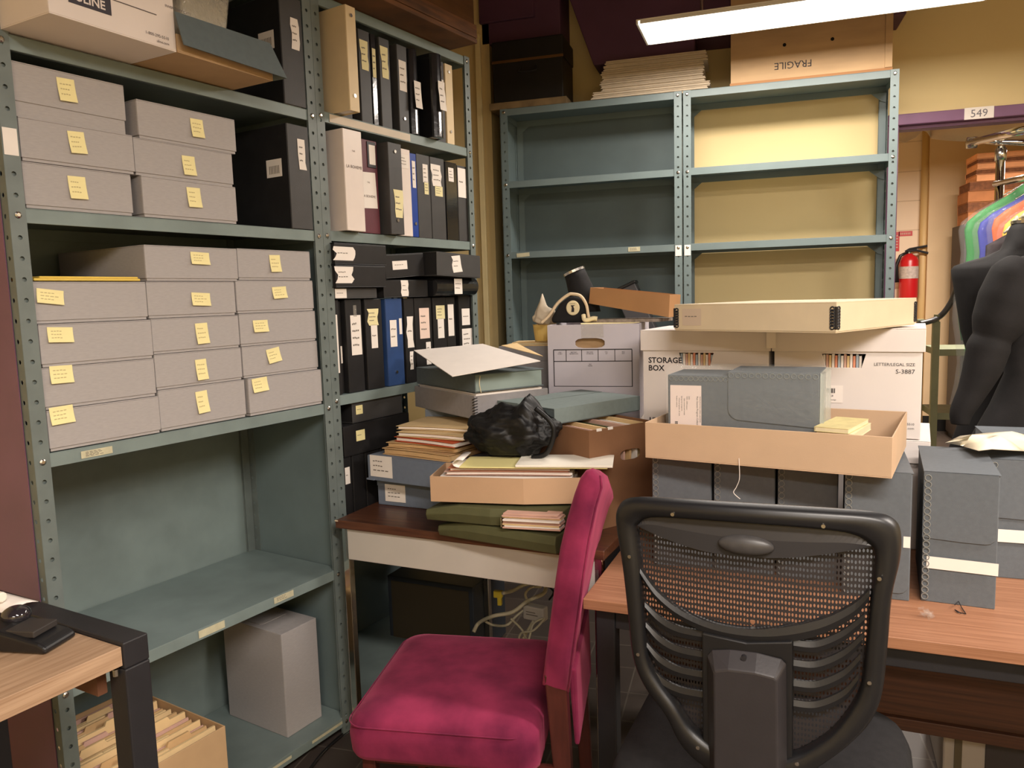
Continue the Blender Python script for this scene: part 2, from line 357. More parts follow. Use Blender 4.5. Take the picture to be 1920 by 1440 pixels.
# fire extinguisher
ep = PY(1704, 505, BRY-.1)
t = thing('fire_extinguisher', 'red fire extinguisher hanging on the far block wall', 'fire extinguisher', (ep.x, ep.y, HZ(ep, 560)))
RED = mat('extinguisher_red', (190, 30, 34), .3, noise=.05, ns=6); H = HZ(ep, 470)-HZ(ep, 560)
prof = [(.001, 0), (.085, 0), (.09, .02), (.09, H*.78), (.075, H*.86), (.035, H*.92), (.03, H*.94), (.001, H*.94)]
def lathe(b, prof, n=24, cx=0, cy=0, mi=0):
    return b.loft([[(cx+r*math.cos(2*PI*k/n), cy+r*math.sin(2*PI*k/n), z) for k in range(n)] for r, z in prof], mi, cap=False)
lathe(MB(), prof).build('cylinder_body', RED, t, smooth=True)
lathe(MB(), [(.0915, H*.42), (.0918, H*.43), (.0918, H*.66), (.0915, H*.67)]).build('instruction_band', mat('band_grey', (188, 170, 160), .6, noise=.2, ns=40), t, smooth=True)
MB().tube([(0, 0, H*.93), (0, 0, H*1.0)], .026, 12).build('valve', METAL, t)
b = MB(); b.tube([(-.04, -.01, H*.98), (.0, -.02, H*1.03), (.16, -.03, H*1.08)], .012, 8); b.tube([(-.02, -.02, H*.99), (.06, -.03, H*1.0), (.17, -.03, H*.93)], .012, 8); b.build('lever_handle', BLKM, t)
MB().tube([(-.02, -.03, H*.97), (-.09, -.04, H*.9), (-.125, -.03, H*.7), (-.12, -.02, H*.35)], [.014, .016, .02, .028], 10).build('hose', BLKP, t, smooth=True)
for px, py, w_, h_, lb, vert in ((1681, 453, .055, .20, 'narrow upright red sign beside the fire extinguisher', 1), (1698, 438, .13, .05, 'small red sign above the fire extinguisher', 0)):
    s_ = PY(px, py, BRY-.005)
    b = MB(); b.box(-w_/2, w_/2, -.004, 0, -h_/2, h_/2)
    if vert:
        for k in range(5): b.box(-w_*.25, w_*.25, -.005, -.004, h_*(.3-.15*k)-.006, h_*(.3-.15*k)+.006, 1)
    else:
        for k in range(6): b.box(w_*(-.38+.13*k), w_*(-.3+.13*k), -.005, -.004, -.01, .01, 1)
    tag(b.build('wall_sign', [RED, PINKP], loc=(s_.x, BRY-.0005, s_.z)), lb, 'sign')
# cloth valance hanging inside the doorway head
b = MB(); YV = WY+.35; vs = []; fs = []
pts = [(1640, 262), (1700, 265), (1716, 258), (1728, 246), (1740, 246), (1748, 258), (1765, 264), (1800, 266), (1860, 262), (1920, 258), (1990, 254), (2060, 258)]
for i, (px, py) in enumerate(pts):
    lo = PY(px, py, YV); yy = YV+.03*math.sin(i*1.7); vs += [(lo.x, yy, lo.z), (lo.x, yy+.02, LZ+.03)]
for i in range(len(pts)-1): fs.append((2*i, 2*i+2, 2*i+3, 2*i+1))
b.add(vs, fs); o = b.build('cloth_valance', mat('taupe_cloth', (186, 162, 140), .8, noise=.08, ns=6), solid=.006, smooth=True)
tag(o, 'taupe cloth valance hanging just inside the top of the doorway', 'valance')

# ================================================================ steel shelving
def flange(b, ox, oy, ux, uy, wd, z0, z1, off=0, pitch=.0475, r=.0055, mi=0):
    """perforated strip; origin (ox,oy), horizontal direction (ux,uy)"""
    n = int((z1-z0)/pitch); c = wd/2+off; h = (z1-z0)/n
    for i in range(n):
        za, zb = z0+i*h, z0+(i+1)*h; zc = (za+zb)/2
        out = [(0, za), (c, za), (wd, za), (wd, zc), (wd, zb), (c, zb), (0, zb), (0, zc)]
        inn = [(c+r*math.cos(a), zc+r*math.sin(a)) for a in [PI*1.25+PI/4*k for k in range(8)]]
        vs = [(ox+u*ux, oy+u*uy, z) for u, z in out+inn]
        b.add(vs, [(k, (k+1) % 8, 8+(k+1) % 8, 8+k) for k in range(8)], mi)
def shelving(name, label, loc, rz, W, D, Hh, shelves, mp, ms, back=None, left=None, right=None, pw=.036, tags=(), gusset=False, group=None, zoff=0):
    t = thing(name, label, 'shelving unit', loc, rz, group)
    for (x, sx) in ((0, 1), (W, -1)):
        for (y, sy) in ((0, 1), (D, -1)):
            b = MB(); flange(b, x, y, sx, 0, pw, .002, Hh); flange(b, x, y, 0, sy, pw, .002, Hh)
            b.box(min(x+sx*.003, x+sx*(pw-.002)), max(x+sx*.003, x+sx*(pw-.002)), min(y+sy*.007, y+sy*.0085), max(y+sy*.007, y+sy*.0085), .004, Hh-.004)
            po = b.build('post', mp if not (left == PURPLE and x == 0 and False) else PURPLE, t, solid=.0012)
            if y == 0:
                for z in shelves:
                    bb = MB(); zz = z-.017; cx = x+sx*pw/2
                    bb.loft([[(cx+rr*math.cos(2*PI*k/10), yy, zz+rr*math.sin(2*PI*k/10)) for k in range(10)] for rr, yy in ((.0075, -.0012), (.0075, -.003), (.004, -.0052))])
                    bb.build('bolt', METAL, po)
    for z in shelves:
        b = MB(); x0, x1, y0, y1 = .004, W-.004, .003, D-.003
        b.box(x0, x1, y0, y1, z-.002, z); b.box(x0+.0, x1, y0, y0+.0015, z-.034, z-.002); b.box(x0, x1, y0+.0015, y0+.012, z-.034, z-.0325)
        b.box(x0, x1, y1-.0015, y1, z-.034, z-.002); b.box(x0, x0+.0015, y0+.002, y1-.002, z-.034, z-.002); b.box(x1-.0015, x1, y0+.002, y1-.002, z-.034, z-.002)
        if gusset:
            for xx, s_ in ((x0+.002, 1), (x1-.002, -1)):
                b.prism([(xx, z-.034), (xx+s_*.07, z-.034), (xx+s_*.02, z-.075), (xx, z-.08)], y1-.012, y1-.0105)
        b.build('shelf', ms, t, bevel=.0012)
    if back: MB().box(.002, W-.002, D+.001, D+.003, .04, Hh).build('back_panel', back, t)
    if left: MB().box(-.0035, -.0018, .0 if left != PURPLE else .03, D, .02, Hh).build('side_panel', left, t)
    if right: MB().box(W+.0018, W+.0035, .0, D, .02, Hh).build('side_panel', right, t)
    for (x, z, w_, h_, m_, nm, rot, ln) in tags:
        card(t, nm, x, z, w_, h_, m_, y=-.002 if nm != 'shelf_lip_strip' else .0012, rot=rot, lines=ln)
    return t
ABR = math.radians(74.423); AB0 = ray(600, 430); AB0 = AB0/math.hypot(AB0.x, AB0.y)*2.65
ABu = Vector((math.cos(ABR), math.sin(ABR), 0)); ABn = Vector((-math.sin(ABR), math.cos(ABR), 0))
ABo = Vector((AB0.x, AB0.y, 0))
def AB(s, d, z): return tuple(ABo+ABu*s+ABn*d+Vector((0, 0, z)))
A0, AW = -.952, .963; B0_, BW = .0125, .889
A1z, A2z, A3z, A4z, A5z = 2.142, 1.758, 1.184, .605, .067
TS = mat('old_tape', (196, 190, 160), .6, noise=.1, ns=40)
shelving('steel_shelving_unit', 'left grey steel shelving unit full of grey boxes, with a purple end panel', AB(A0, 0, 0), ABR, AW, .45, 2.522,
         (2.522, A1z, A2z, A3z, A4z, A5z), STEELP, STEEL, back=STEEL, left=PURPLE, right=STEELB,
         tags=((.017, 1.903, .031, .06, PAPER, 'white_tag', 0, 0), (.15, A3z-.018, .08, .018, TS, 'shelf_lip_strip', 0, 4),
               (.437, A4z-.016, .088, .022, TS, 'shelf_lip_strip', 0, 0), (.706, A4z-.014, .08, .020, TS, 'shelf_lip_strip', 0, 3),
               (.86, A5z-.014, .15, .010, TS, 'shelf_lip_strip', 0, 0), (.60, A5z-.014, .19, .010, TS, 'shelf_lip_strip', 0, 0)))
B1z, B2z, B3z, B4z = 2.150, 1.762, 1.203, .70
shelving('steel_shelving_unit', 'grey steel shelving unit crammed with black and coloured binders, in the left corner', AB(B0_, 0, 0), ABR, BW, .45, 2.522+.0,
         (2.52, B1z, B2z, B3z, B4z, .067), STEELP, STEEL, back=STEELD, tags=((.27, 2.150-.0175, .42, .026, mat('pale_lip_strip', (206, 192, 172), .5, noise=.08, ns=9), 'shelf_lip_strip', 0, 0),))  # plain paler strip laid over the left half of the top binder shelf's lip
YC = 3.93; CX0, CX1, DX0, DX1 = -1.183, -.2665, -.2585, .690
Cz = (2.489, 2.123, 1.759, 1.25, .75, .1)
shelving('steel_shelving_unit', 'empty grey steel shelving unit with a solid back, on the back wall', (CX0, YC, 0), 0, CX1-CX0, .30, 2.489,
         Cz, STEELB, STEELB, back=STEELD, left=STEELB, gusset=True,
         tags=((CX1-CX0-.018, 1.728, .03, .052, PAPER, 'white_tag', 0, 0), (.10, 1.742, .07, .02, TS, 'shelf_lip_strip', .05, 0), (.68, 1.745, .06, .022, TS, 'shelf_lip_strip', 0, 3)))
shelving('steel_shelving_unit', 'empty open-backed steel shelving unit with the cream wall showing through', (DX0, YC, 0), 0, DX1-DX0, .30, 2.489,
         (2.489, 2.123, 1.759, 1.25, .75, .1), STEELB, STEELB, gusset=True, tags=((.018, 1.728, .03, .052, PAPER, 'white_tag', 0, 0),))

# ================================================================ grey boxes of the left unit
def textile_box(label, s0, s1, z, h, notes, d=.008, depth=.42, group=None, ledge=False, m=GREY, skew=0):
    t = thing('archive_box', label, 'storage box', AB(s0, d, z), ABR+skew, group)
    W = s1-s0; MB().tray(W-.006, depth-.006, h*.9, .003, x=.003, y=.003).build('box_body', m, t)
    b = MB(); lh = h*(.72 if ledge else .93)
    b.box(0, W, 0, depth, h-.003, h); b.box(0, W, 0, .0028, h-lh, h-.003); b.box(0, W, depth-.0028, depth, h-lh, h-.003)
    b.box(0, .0028, .0028, depth-.0028, h-lh, h-.003); b.box(W-.0028, W, .0028, depth-.0028, h-lh, h-.003)
    b.build('lid', m, t, bevel=.0016)
    for (sx, zz, w_, h_, r_) in notes: sticky(t, sx-s0, zz-z, w_, h_, r_)
    return t
g2 = 'grey boxes on the second shelf of the left unit'; g3 = 'grey boxes on the third shelf of the left unit'
h = .0975
textile_box('grey archive box at the bottom of the left stack, second shelf of the left unit', -.911, -.647, A2z+.002, .105, [(-.788, 1.817, .043, .054, .02)], group=g2)
textile_box('grey archive box in the middle of the left stack, second shelf of the left unit', -.912, -.636, A2z+.108, .098, [(-.782, 1.924, .04, .052, .06)], d=.003, group=g2)
textile_box('grey archive box with its lid raised, topping the left stack on the second shelf', -.914, -.646, A2z+.207, .122, [(-.793, 2.045, .042, .054, .04)], group=g2, ledge=True)
textile_box('grey archive box at the bottom of the right stack, second shelf of the left unit', -.620, -.324, A2z+.002, .106, [(-.467, 1.823, .043, .054, .02)], group=g2, d=.004)
textile_box('grey archive box in the middle of the right stack, second shelf of the left unit', -.632, -.326, A2z+.109, .095, [(-.473, 1.909, .04, .052, .02)], group=g2)
textile_box('grey archive box topping the right stack on the second shelf, beside the black binder', -.614, -.308, A2z+.205, .098, [(-.438, 2.015, .04, .05, .02)], group=g2)
def stack(s0, s1, zs, lab, notes, dj):
    for i in range(len(zs)-1):
        textile_box(lab[i], s0[i], s1[i], zs[i]+.001, zs[i+1]-zs[i]-.0015, [notes[i]], d=.004+dj[i], group=g3, skew=0)
nm = ['lowest', 'second from the bottom', 'third from the bottom', 'fourth from the bottom', 'topmost']
stack([-.912]*4, [-.622, -.624, -.626, -.629], [1.186, 1.286, 1.388, 1.491, 1.591], ['grey archive box, %s of the leftmost stack on the third shelf' % nm[i] if i < 3 else 'grey archive box topping the leftmost stack, under the yellow envelope' for i in range(4)],
      [(-.878, 1.272, .056, .042, .03), (-.868, 1.369, .054, .042, -.02), (-.864, 1.464, .060, .036, -.05), (-.876, 1.555, .062, .034, -.12)], [0, .004, 0, .006])
stack([-.618, -.621, -.623, -.627, -.627], [-.335, -.340, -.343, -.347, -.334], [1.186, 1.300, 1.397, 1.493, 1.592, 1.688], ['grey archive box, %s of the middle stack on the third shelf' % n for n in nm],
      [(-.485, 1.252, .038, .062, .06), (-.480, 1.344, .036, .058, .03), (-.471, 1.446, .040, .058, .03), (-.465, 1.542, .060, .036, -.05), (-.461, 1.656, .060, .034, -.03)], [.006, .006, .004, .006, .002])
stack([-.326, -.334, -.338, -.342, -.329], [-.028, -.031, -.034, -.037, -.043], [1.186, 1.302, 1.398, 1.497, 1.596, 1.690], ['grey archive box, %s of the rightmost stack on the third shelf' % n for n in nm],
      [(-.284, 1.279, .058, .042, .05), (-.217, 1.364, .052, .044, .14), (-.262, 1.457, .056, .036, .0), (-.18, 1.558, .056, .036, .05), (-.19, 1.648, .042, .052, .02)], [0, .008, .006, .006, .006])
b = MB(); b.slab([(-.005, -.004), (.262, -.002), (.27, .25), (.0, .26)], 0, .006); b.slab([(.01, 0), (.26, .004), (.262, .23), (.01, .25)], .006, .011)
o = b.build('padded_envelope', mat('yellow_envelope', (226, 196, 92), .7, noise=.06, ns=20), loc=AB(-.905, .01, 1.5925), rz=ABR, bevel=.002)
tag(o, 'yellow envelope lying on the leftmost stack of grey boxes', 'envelope')
# single tall box on the bottom shelf
t = thing('archive_box', 'tall grey box standing alone on the bottom shelf of the left unit', 'storage box', AB(-.205, .075, A5z), ABR)
MB().box(.002, .153, .002, .298, .001, .36).build('box_body', GREY2, t, bevel=.003)
b = MB(); b.box(0, .155, 0, .0025, .001, .362); b.box(0, .0025, .0025, .3, .001, .362); b.box(.1525, .155, .0025, .3, .001, .362); b.box(.0, .155, .0, .3, .362, .3645)
b.build('lid', GREY, t, bevel=.0015)
b = MB(); b.slab([(.02, .13), (.03, .12), (.13, .12), (.14, .13), (.14, .29), (.02, .29)], .3647, .3665); b.build('flap', GREY, t)
b = MB(); b.box(.03, .09, .22, .27, .3667, .3675); b.build('tape_piece', TS, t)

# ================================================================ binders
def binder(label, s0, s1, z, h, mcov, cards=(), d=.012, depth=.28, ring=False, lean=0, group=None, name='ring_binder', round_=False, th=.0035):
    t = thing(name, label, 'binder', AB(s0, d, z+.0015), ABR, group); W = s1-s0
    if lean: t.rotation_euler = (0, lean, ABR)
    b = MB()
    b.box(0, th, 0.002, depth, 0, h); b.box(W-th, W, .002, depth, 0, h)
    if round_:
        n = 8; pts = [(W/2-W/2*math.cos(PI*k/n), .004-.4*W*math.sin(PI*k/n)) for k in range(n+1)]
        b.slab(pts+[(W, .007), (0, .007)], 0, h)
    else: b.box(.0006, W-.0006, 0, .003, 0, h)
    b.build('cover', mcov, t, bevel=.0018)
    if W > .03: MB().box(th+.001, W-th-.001, .02, depth-.02, .004, h-.012).build('page_block', PAPER, t)
    if ring:
        for zz in ((.05,) if ring == 1 else (.05, h-.03)):
            bb = MB(); bb.tube([(W/2, -.001, zz), (W/2, -.0035, zz)], .006, 12); bb.build('rivet', METAL, t)
    for c in cards:
        x, z1, w_, h_, m_ = c[:5]; k = dict(c[5]) if len(c) > 5 else {}
        yy = k.pop('y', -.0014 - (.42*W if round_ else 0))
        card(t, k.pop('name', 'spine_label'), x, z1, w_, h_, m_, y=yy, **k)
    return t
def bt(s): return 'binder'
YL = mat('cream_label', (232, 222, 172), .7, noise=.03, ns=30)
gA = 'large black portfolios standing at the right end of the left unit'
for z0, h_, lb in ((A1z, .33, 'large black portfolio at the right end of the top shelf of the left unit'), (A2z, .325, 'large black portfolio on the second shelf of the left unit')):
    t = binder(lb, -.118, -.029, z0, h_, BGRY, [(.057, h_-.09 if z0 == A2z else h_-.11, .030, .095, PAPER, {'torn': True, 'lines': 3})], d=.0, depth=.42, name='portfolio_case')
    MB().box(-.0016, -.0002, .002, .42, .002, h_-.002).build('side_board', BBLK, t)
    b = MB(); b.box(-.0024, -.0017, .03, .10, h_-.16, h_-.105)
    for k in range(7): b.box(-.0028, -.0024, .042+.007*k, .045+.007*k, h_-.15, h_-.125, 1)
    b.build('barcode_label', [PAPER, INK], t)
# --- unit B, top row
g = 'binders on the top shelf of the corner unit'; h = .315
binder('beige binder at the left end of the top binder shelf, pulled forward', .098, .145, B1z, .335, BBEI, d=-.07, ring=2, group=g)
binder('charcoal binder with torn cream label, beside the beige binder on the top binder shelf', .150, .196, B1z, h, BGRY, [(.018, h-.075, .036, .10, YL, {'torn': True})], group=g)
binder('charcoal binder standing alone after the first gap of the top binder shelf', .243, .300, B1z, h, BGRY, [(.026, h-.085, .038, .10, YL, {'torn': True})], group=g)
binder('thin glossy black binder with a slim label on the top binder shelf', .306, .331, B1z, h, BGLOSS, [(.013, h-.10, .018, .10, YL)], group=g)
binder('charcoal binder with a two-step cream label, middle of the top binder shelf', .350, .406, B1z, h, BGRY, [(.026, h-.085, .038, .11, YL, {'torn': True})], group=g)
t = binder('black binder with a shiny crumpled tape over its label on the top binder shelf', .448, .505, B1z, h, BGRY, [(.028, h-.11, .042, .11, PAPER)], ring=1, group=g)
binder('rounded black binder with a lifted white label low on its spine', .512, .560, B1z, h, BGLOSS, [(.024, h-.17, .040, .10, PAPER, {'curl': .006})], group=g, round_=True)
binder('round-spined black binder with a pinched white label on the top binder shelf', .607, .668, B1z, h, BGLOSS, [(.032, h-.16, .040, .11, PAPER, {'torn': True, 'curl': .008})], group=g, round_=True, d=-.02)
binder('charcoal binder with a plain white label, left of the right-hand beige binder', .683, .735, B1z, h, BGRY, [(.028, h-.12, .040, .10, PAPER)], group=g)
binder('beige binder at the right end of the top binder shelf', .745, .795, B1z, h, BBEI, ring=2, group=g)
binder('thin cream binder leaning on the last post of the top binder shelf', .815, .832, B1z, h-.03, BBEI, group=g, d=.05)
# --- row two
g = 'binders on the second shelf of the corner unit'; h = .325
def boh(zt, sz, xx):
    def f(b):
        b.text('LA BOHEME', sz, xx, zt, -.0022, 1, align='CENTER'); b.text('THE', sz*.45, xx, zt+sz*2.6, -.0022, 1, align='CENTER')
    return f
SER = mat('text_brown_grey', (110, 96, 90), .7)
t = binder('wide white binder titled LA BOHEME, leftmost on the second binder shelf', .098, .188, B2z, h+.012, BWHT, d=-.03, group=g)
b = MB(); b.text('LA BOHEME', .0145, .047, h-.115, -.001, 0, align='CENTER'); b.text('THE', .008, .047, h-.06, -.001, 0, align='CENTER'); b.build('spine_lettering', SER, t)
t = binder('maroon binder with a white LA BOHEME label on the second binder shelf', .193, .298, B2z, h, BMAR, d=.0, group=g)
card(t, 'spine_label', .052, h-.175, .080, .125, PAPER, rot=.05, lines=0, draw=lambda b: (b.text('LA BOHEME', .0125, .052, h-.20, -.0022, 1, align='CENTER'), b.text('THE', .007, .052, h-.15, -.0022, 1, align='CENTER')), ink=SER)
b = MB(); b.box(.052, .096, -.003, .0, h-.095, h-.005); b.build('label_holder', BBLK, t, bevel=.001); card(t, 'spine_label', .076, h-.05, .032, .068, PAPER, y=-.0036, lines=0)
binder('grey-black lever binder with a finger rivet and torn label on the second shelf', .318, .392, B2z, h, BGRY, [(.045, h-.215, .046, .10, YL, {'torn': True})], ring=2, d=-.035, group=g)
binder('slim white binder leaning beside the blue one on the second binder shelf', .400, .478, B2z, h-.004, BWHT, [(.04, h-.05, .05, .05, PAPER, {'lines': 3})], d=-.005, group=g)
binder('bright blue binder on the second binder shelf', .482, .520, B2z, h-.012, BBLU, [(.020, h-.09, .020, .10, PAPER)], ring=1, d=.0, group=g)
binder('charcoal binder with a narrow stepped label, right of the blue binder', .536, .618, B2z, h-.005, BGRY, [(.052, h-.075, .032, .07, PAPER), (.056, h-.13, .026, .05, YL)], group=g)
binder('charcoal binder with a wide torn label, third from the right on the second binder shelf', .622, .714, B2z, h-.005, BGRY, [(.040, h-.075, .064, .085, PAPER, {'torn': True}), (.05, h-.135, .05, .04, YL)], group=g)
binder('black vinyl binder with a small label, second from the right on the second binder shelf', .724, .800, B2z, h-.01, BGLOSS, [(.034, h-.06, .036, .055, PAPER)], group=g)
binder('charcoal binder with a tall white label at the right end of the second binder shelf', .804, .885, B2z, h-.015, BGRY, [(.030, h-.085, .058, .12, PAPER, {'lines': 1})], group=g)
# --- row three standing
g = 'upright binders on the third shelf of the corner unit'; h = .326
binder('thin black binder with a long white strip, leftmost of the upright binders', .046, .078, B3z, h, BBLK, [(.014, h-.15, .014, .20, PAPER, {'lines': 0})], group=g)
binder('thin black binder showing a short grey label low on its spine', .081, .104, B3z, h-.005, BBLK, [(.011, h-.19, .018, .06, PAPER, {'lines': 0})], group=g, d=.03)
binder('black binder with a large taped note, third of the upright binders', .110, .190, B3z, h, BBLK, [(.046, h-.125, .052, .14, PAPER, {'lines': 4}), (.045, h-.04, .016, .04, TAPE, {'lines': 0, 'name': 'tape_piece'})], group=g)
binder('black binder with a cream label over a white strip, left of the navy binder', .208, .296, B3z, h, BBLK, [(.040, h-.065, .058, .06, YL, {'torn': True}), (.042, h-.135, .034, .085, PAPER, {'lines': 1})], group=g)
binder('navy blue binder with two white labels on the third binder shelf', .318, .412, B3z, h, BNAV, [(.038, h-.13, .038, .10, PAPER, {'lines': 2}), (.080, h-.105, .016, .06, PAPER, {'lines': 0})], ring=1, group=g)
binder('black binder with a ragged peeled label, right of the navy binder', .426, .482, B3z, h, BBLK, [(.026, h-.13, .038, .12, PAPER, {'torn': True, 'lines': 1}), (.030, h-.24, .02, .07, PAPER, {'torn': True})], group=g)
binder('black binder with a pinkish printed label on the third binder shelf', .488, .592, B3z, h, BBLK, [(.056, h-.10, .062, .12, mat('pinkish_label', (236, 210, 196), .7), {'lines': 3}), (.075, h-.22, .03, .09, PAPER)], group=g)
binder('black binder with a stepped cream label, third from the right of the upright binders', .604, .690, B3z, h, BBLK, [(.046, h-.06, .058, .055, YL), (.046, h-.125, .042, .08, PAPER, {'lines': 1})], group=g)
binder('slim black binder with one white strip, second from the right of the upright binders', .694, .752, B3z, h, BBLK, [(.026, h-.095, .040, .13, PAPER, {'lines': 1})], group=g)
binder('black binder with two square labels at the right end of the upright binders', .782, .872, B3z, h+.012, BBLK, [(.045, h-.085, .058, .07, PAPER, {'lines': 1}), (.05, h-.19, .074, .11, PAPER, {'lines': 4})], group=g)
# --- row three lying on top
def flatbox(label, s0, s1, z, h, m=BBLK, cards=(), d=.0, depth=.32, tilt=0, skew=0, name='clamshell_box', cat='storage box', group='black boxes lying on the upright binders', zpiv=0):
    t = thing(name, label, cat, AB(s0, d, z), ABR+skew, group); W = s1-s0
    if tilt: t.rotation_euler = (0, tilt, ABR+skew)
    th = .003
    b = MB(); b.box(0, W, 0, depth, 0, th); b.box(0, W, 0, depth, h-th, h); b.box(0, W, 0.0, th, th, h-th); b.build('cover', m, t, bevel=.0015)
    MB().box(.004, W-.004, th+.001, depth-.006, th+.0005, h-th-.0005).build('inner_tray', mat('dark_inner', (30, 29, 30), .7), t)
    for c in cards:
        x, z1, w_, h_, m_ = c[:5]; k = dict(c[5]) if len(c) > 5 else {}
        card(t, k.pop('name', 'spine_label'), x, z1, w_, h_, m_, y=k.pop('y', -.0014), **k)
    return t
zt = B3z+.331
flatbox('thin charcoal case with a white label, lowest of the left flat pile', .044, .262, zt, .036, BGRY, [(.035, .018, .055, .032, PAPER, {'lines': 1})])
flatbox('black case with a white notched label, middle of the left flat pile', .040, .292, zt+.038, .076, BBLK, [(.040, .042, .078, .056, PAPER, {'lines': 2, 'torn': True})], d=-.02)
flatbox('black case with a white notched label, topmost of the left flat pile', .040, .300, zt+.1155, .072, BBLK, [(.046, .036, .092, .046, PAPER, {'lines': 1, 'torn': True})], d=-.02)
flatbox('black case with a crumpled upright label, mid-pile above the upright binders', .300, .560, zt, .066, BBLK, [(.12, .034, .042, .060, PAPER, {'lines': 2, 'torn': True})], d=.0)
flatbox('black case with a wide typed label, tilted on the middle of the pile', .305, .532, zt+.0685, .088, BBLK, [(.082, .046, .085, .032, PAPER, {'lines': 1})], d=-.01, tilt=-.06, name='clamshell_box')
t = thing('roll_case', 'black rounded case with a curved white label at the right of the pile', 'binder', AB(.577, -.003, zt+.001), ABR, 'black boxes lying on the upright binders')
b = MB(); n = 12; pts = [(-.034*math.sin(PI*k/n)+.034*0, .038-.038*math.cos(PI*k/n)) for k in range(n+1)]
rings = []
for xx in (0, .285): rings.append([(xx, p[0]+.0, p[1]) for p in pts]+[(xx, .30, .076), (xx, .30, 0)])
b.loft(rings); b.build('cover', BGLOSS, t, bevel=.002)
card(t, 'spine_label', .135, .038, .055, .062, PAPER, y=-.036, lines=2)
flatbox('charcoal case jutting out past the last post above the upright binders', .538, .836, zt+.081, .092, BGRY, [(.130, .050, .062, .066, PAPER, {'lines': 2, 'torn': True, 'rot': .12})], d=-.065, tilt=.03, name='clamshell_box')
# --- lowest visible shelf of unit B
g = 'black cases on the lowest visible shelf of the corner unit'; zb = B4z
for i, (s0, s1) in enumerate(((.050, .098), (.104, .165), (.172, .245), (.252, .33), (.338, .41))):
    binder('black upright binder half hidden low in the corner unit, %s' % ['with small white label', 'second from post', 'third from post', 'fourth from post', 'last before the boxes'][i],
           s0, s1, zb, .28, BBLK, [(.026, .215, .024, .06, PAPER, {'lines': 1})] if i == 0 else (), group=g, depth=.25)
flatbox('black case with a yellow square note below the third binder shelf', .060, .415, zb+.284, .108, BBLK, [(.083, .066, .045, .038, NOTE, {'lines': 1, 'name': 'sticky_note'})], d=.004, group=g)
flatbox('grey fabric case with a yellow note just under the third binder shelf', .125, .395, zb+.3935, .085, BGRY, [(.035, .045, .035, .032, NOTE, {'lines': 1, 'name': 'sticky_note'})], d=.02, group=g)

# ================================================================ left unit, top shelf clutter
pl, prr = PZ(92, 24, A1z+.004), PZ(331, 98, A1z+.004)
t, W = ground('storage_carton', 'white lidded file carton overhanging the top shelf of the left unit', 'storage box', pl, prr)
back = PZ(18, 22, A1z+.004); DD = .36; Hb = .34
CORR = mat('worn_white_carton', (228, 216, 208), .7, noise=.02, ns=8)
b = MB(); b.box(0, W, 0, DD, 0, .003); b.box(0, W, 0, .003, .003, Hb-.06); b.box(0, W, DD-.003, DD, .003, Hb-.06); b.box(0, .003, .003, DD-.003, .003, Hb-.06); b.box(W-.003, W, .003, DD-.003, .003, Hb-.06)
b.build('carton_body', CORR, t, bevel=.001)
MB().box(-.005, W+.005, -.005, DD+.005, Hb-.10, Hb).build('lid', CORR, t, bevel=.002)
b = MB(); b.box(.045, .145, -.001, -.0004, .036, .072, 0); b.text('ULINE', .026, .095, .044, -.0016, 1, align='CENTER', bold=.0006)
b.build('printed_logo', [mat('print_navy', (62, 58, 66), .6), CORR], t)
b = MB()
for z_, xa_, xb_ in ((.072, .15, W-.05), (.115, .28, W-.05), (.155, .28, W-.05), (.2, .10, W-.05)): b.box(xa_, xb_, -.001, -.0004, z_, z_+.0022)
b.box(.15, .152, -.001, -.0004, .072, .2) if False else None
b.text('INVENTORY DATE', .009, .29, .100, -.001, 0)
b.build('printed_form', mat('print_grey', (96, 86, 86), .6), t)
b = MB(); b.text('1-800-295-5510', .010, W-.02, .022, -.001, 0, align='RIGHT'); b.text('uline.com', .009, W-.02, .010, -.001, 0, align='RIGHT')
b.build('printed_lettering', mat('print_grey', (96, 86, 86), .6), t)
# open tray with a drop flap, tan outside below
a1, a2 = PZ(333, 98, A1z+.004), PZ(512, 152, A1z+.004)
t, W2 = ground('open_tray_box', 'grey-fronted open tray with a plastic tub, on the top shelf of the left unit', 'storage box', a1, a2)
b = MB(); b.tray(W2, .34, .045, .003); b.build('tray_body', KRAFTL, t, bevel=.001)
b = MB(); b.hexa([(-.003, -.03, .012), (W2+.02, -.035, .006), (W2+.02, -.032, .006), (-.003, -.027, .012)], [(-.003, -.004, .095), (W2-.006, -.004, .10), (W2-.006, -.001, .10), (-.003, -.001, .095)])
b.add([(W2+.02, -.035, .006), (W2+.0, .0, .0), (W2-.006, -.004, .10)], [(0, 1, 2)]); b.build('front_flap', TEAL, t)
o = MB().hexa([(.006, .20, .005), (.15, .20, .005), (.15, .215, .005), (.006, .215, .005)], [(.006, .23, .30), (.15, .23, .30), (.15, .245, .30), (.006, .245, .30)]).build('file_folder', mat('tan_orange_folder', (204, 146, 92), .7), t, bevel=.001)
mw = o.matrix_basis.copy(); o.parent = None; o.location = a1; o.rotation_euler = t.rotation_euler.copy()
tag(o, 'orange-tan folder standing in the open tray beside the white carton', 'folder')
b = MB(); n = 24
def rr(cx, cy, hx, hy, r, z, n=6):
    out = []
    for (sx, sy, a0) in ((1, 1, 0), (-1, 1, PI/2), (-1, -1, PI), (1, -1, 1.5*PI)):
        for k in range(n): a = a0+PI/2*k/(n-1); out.append((cx+sx*(hx-r)+r*math.cos(a), cy+sy*(hy-r)+r*math.sin(a), z))
    return out
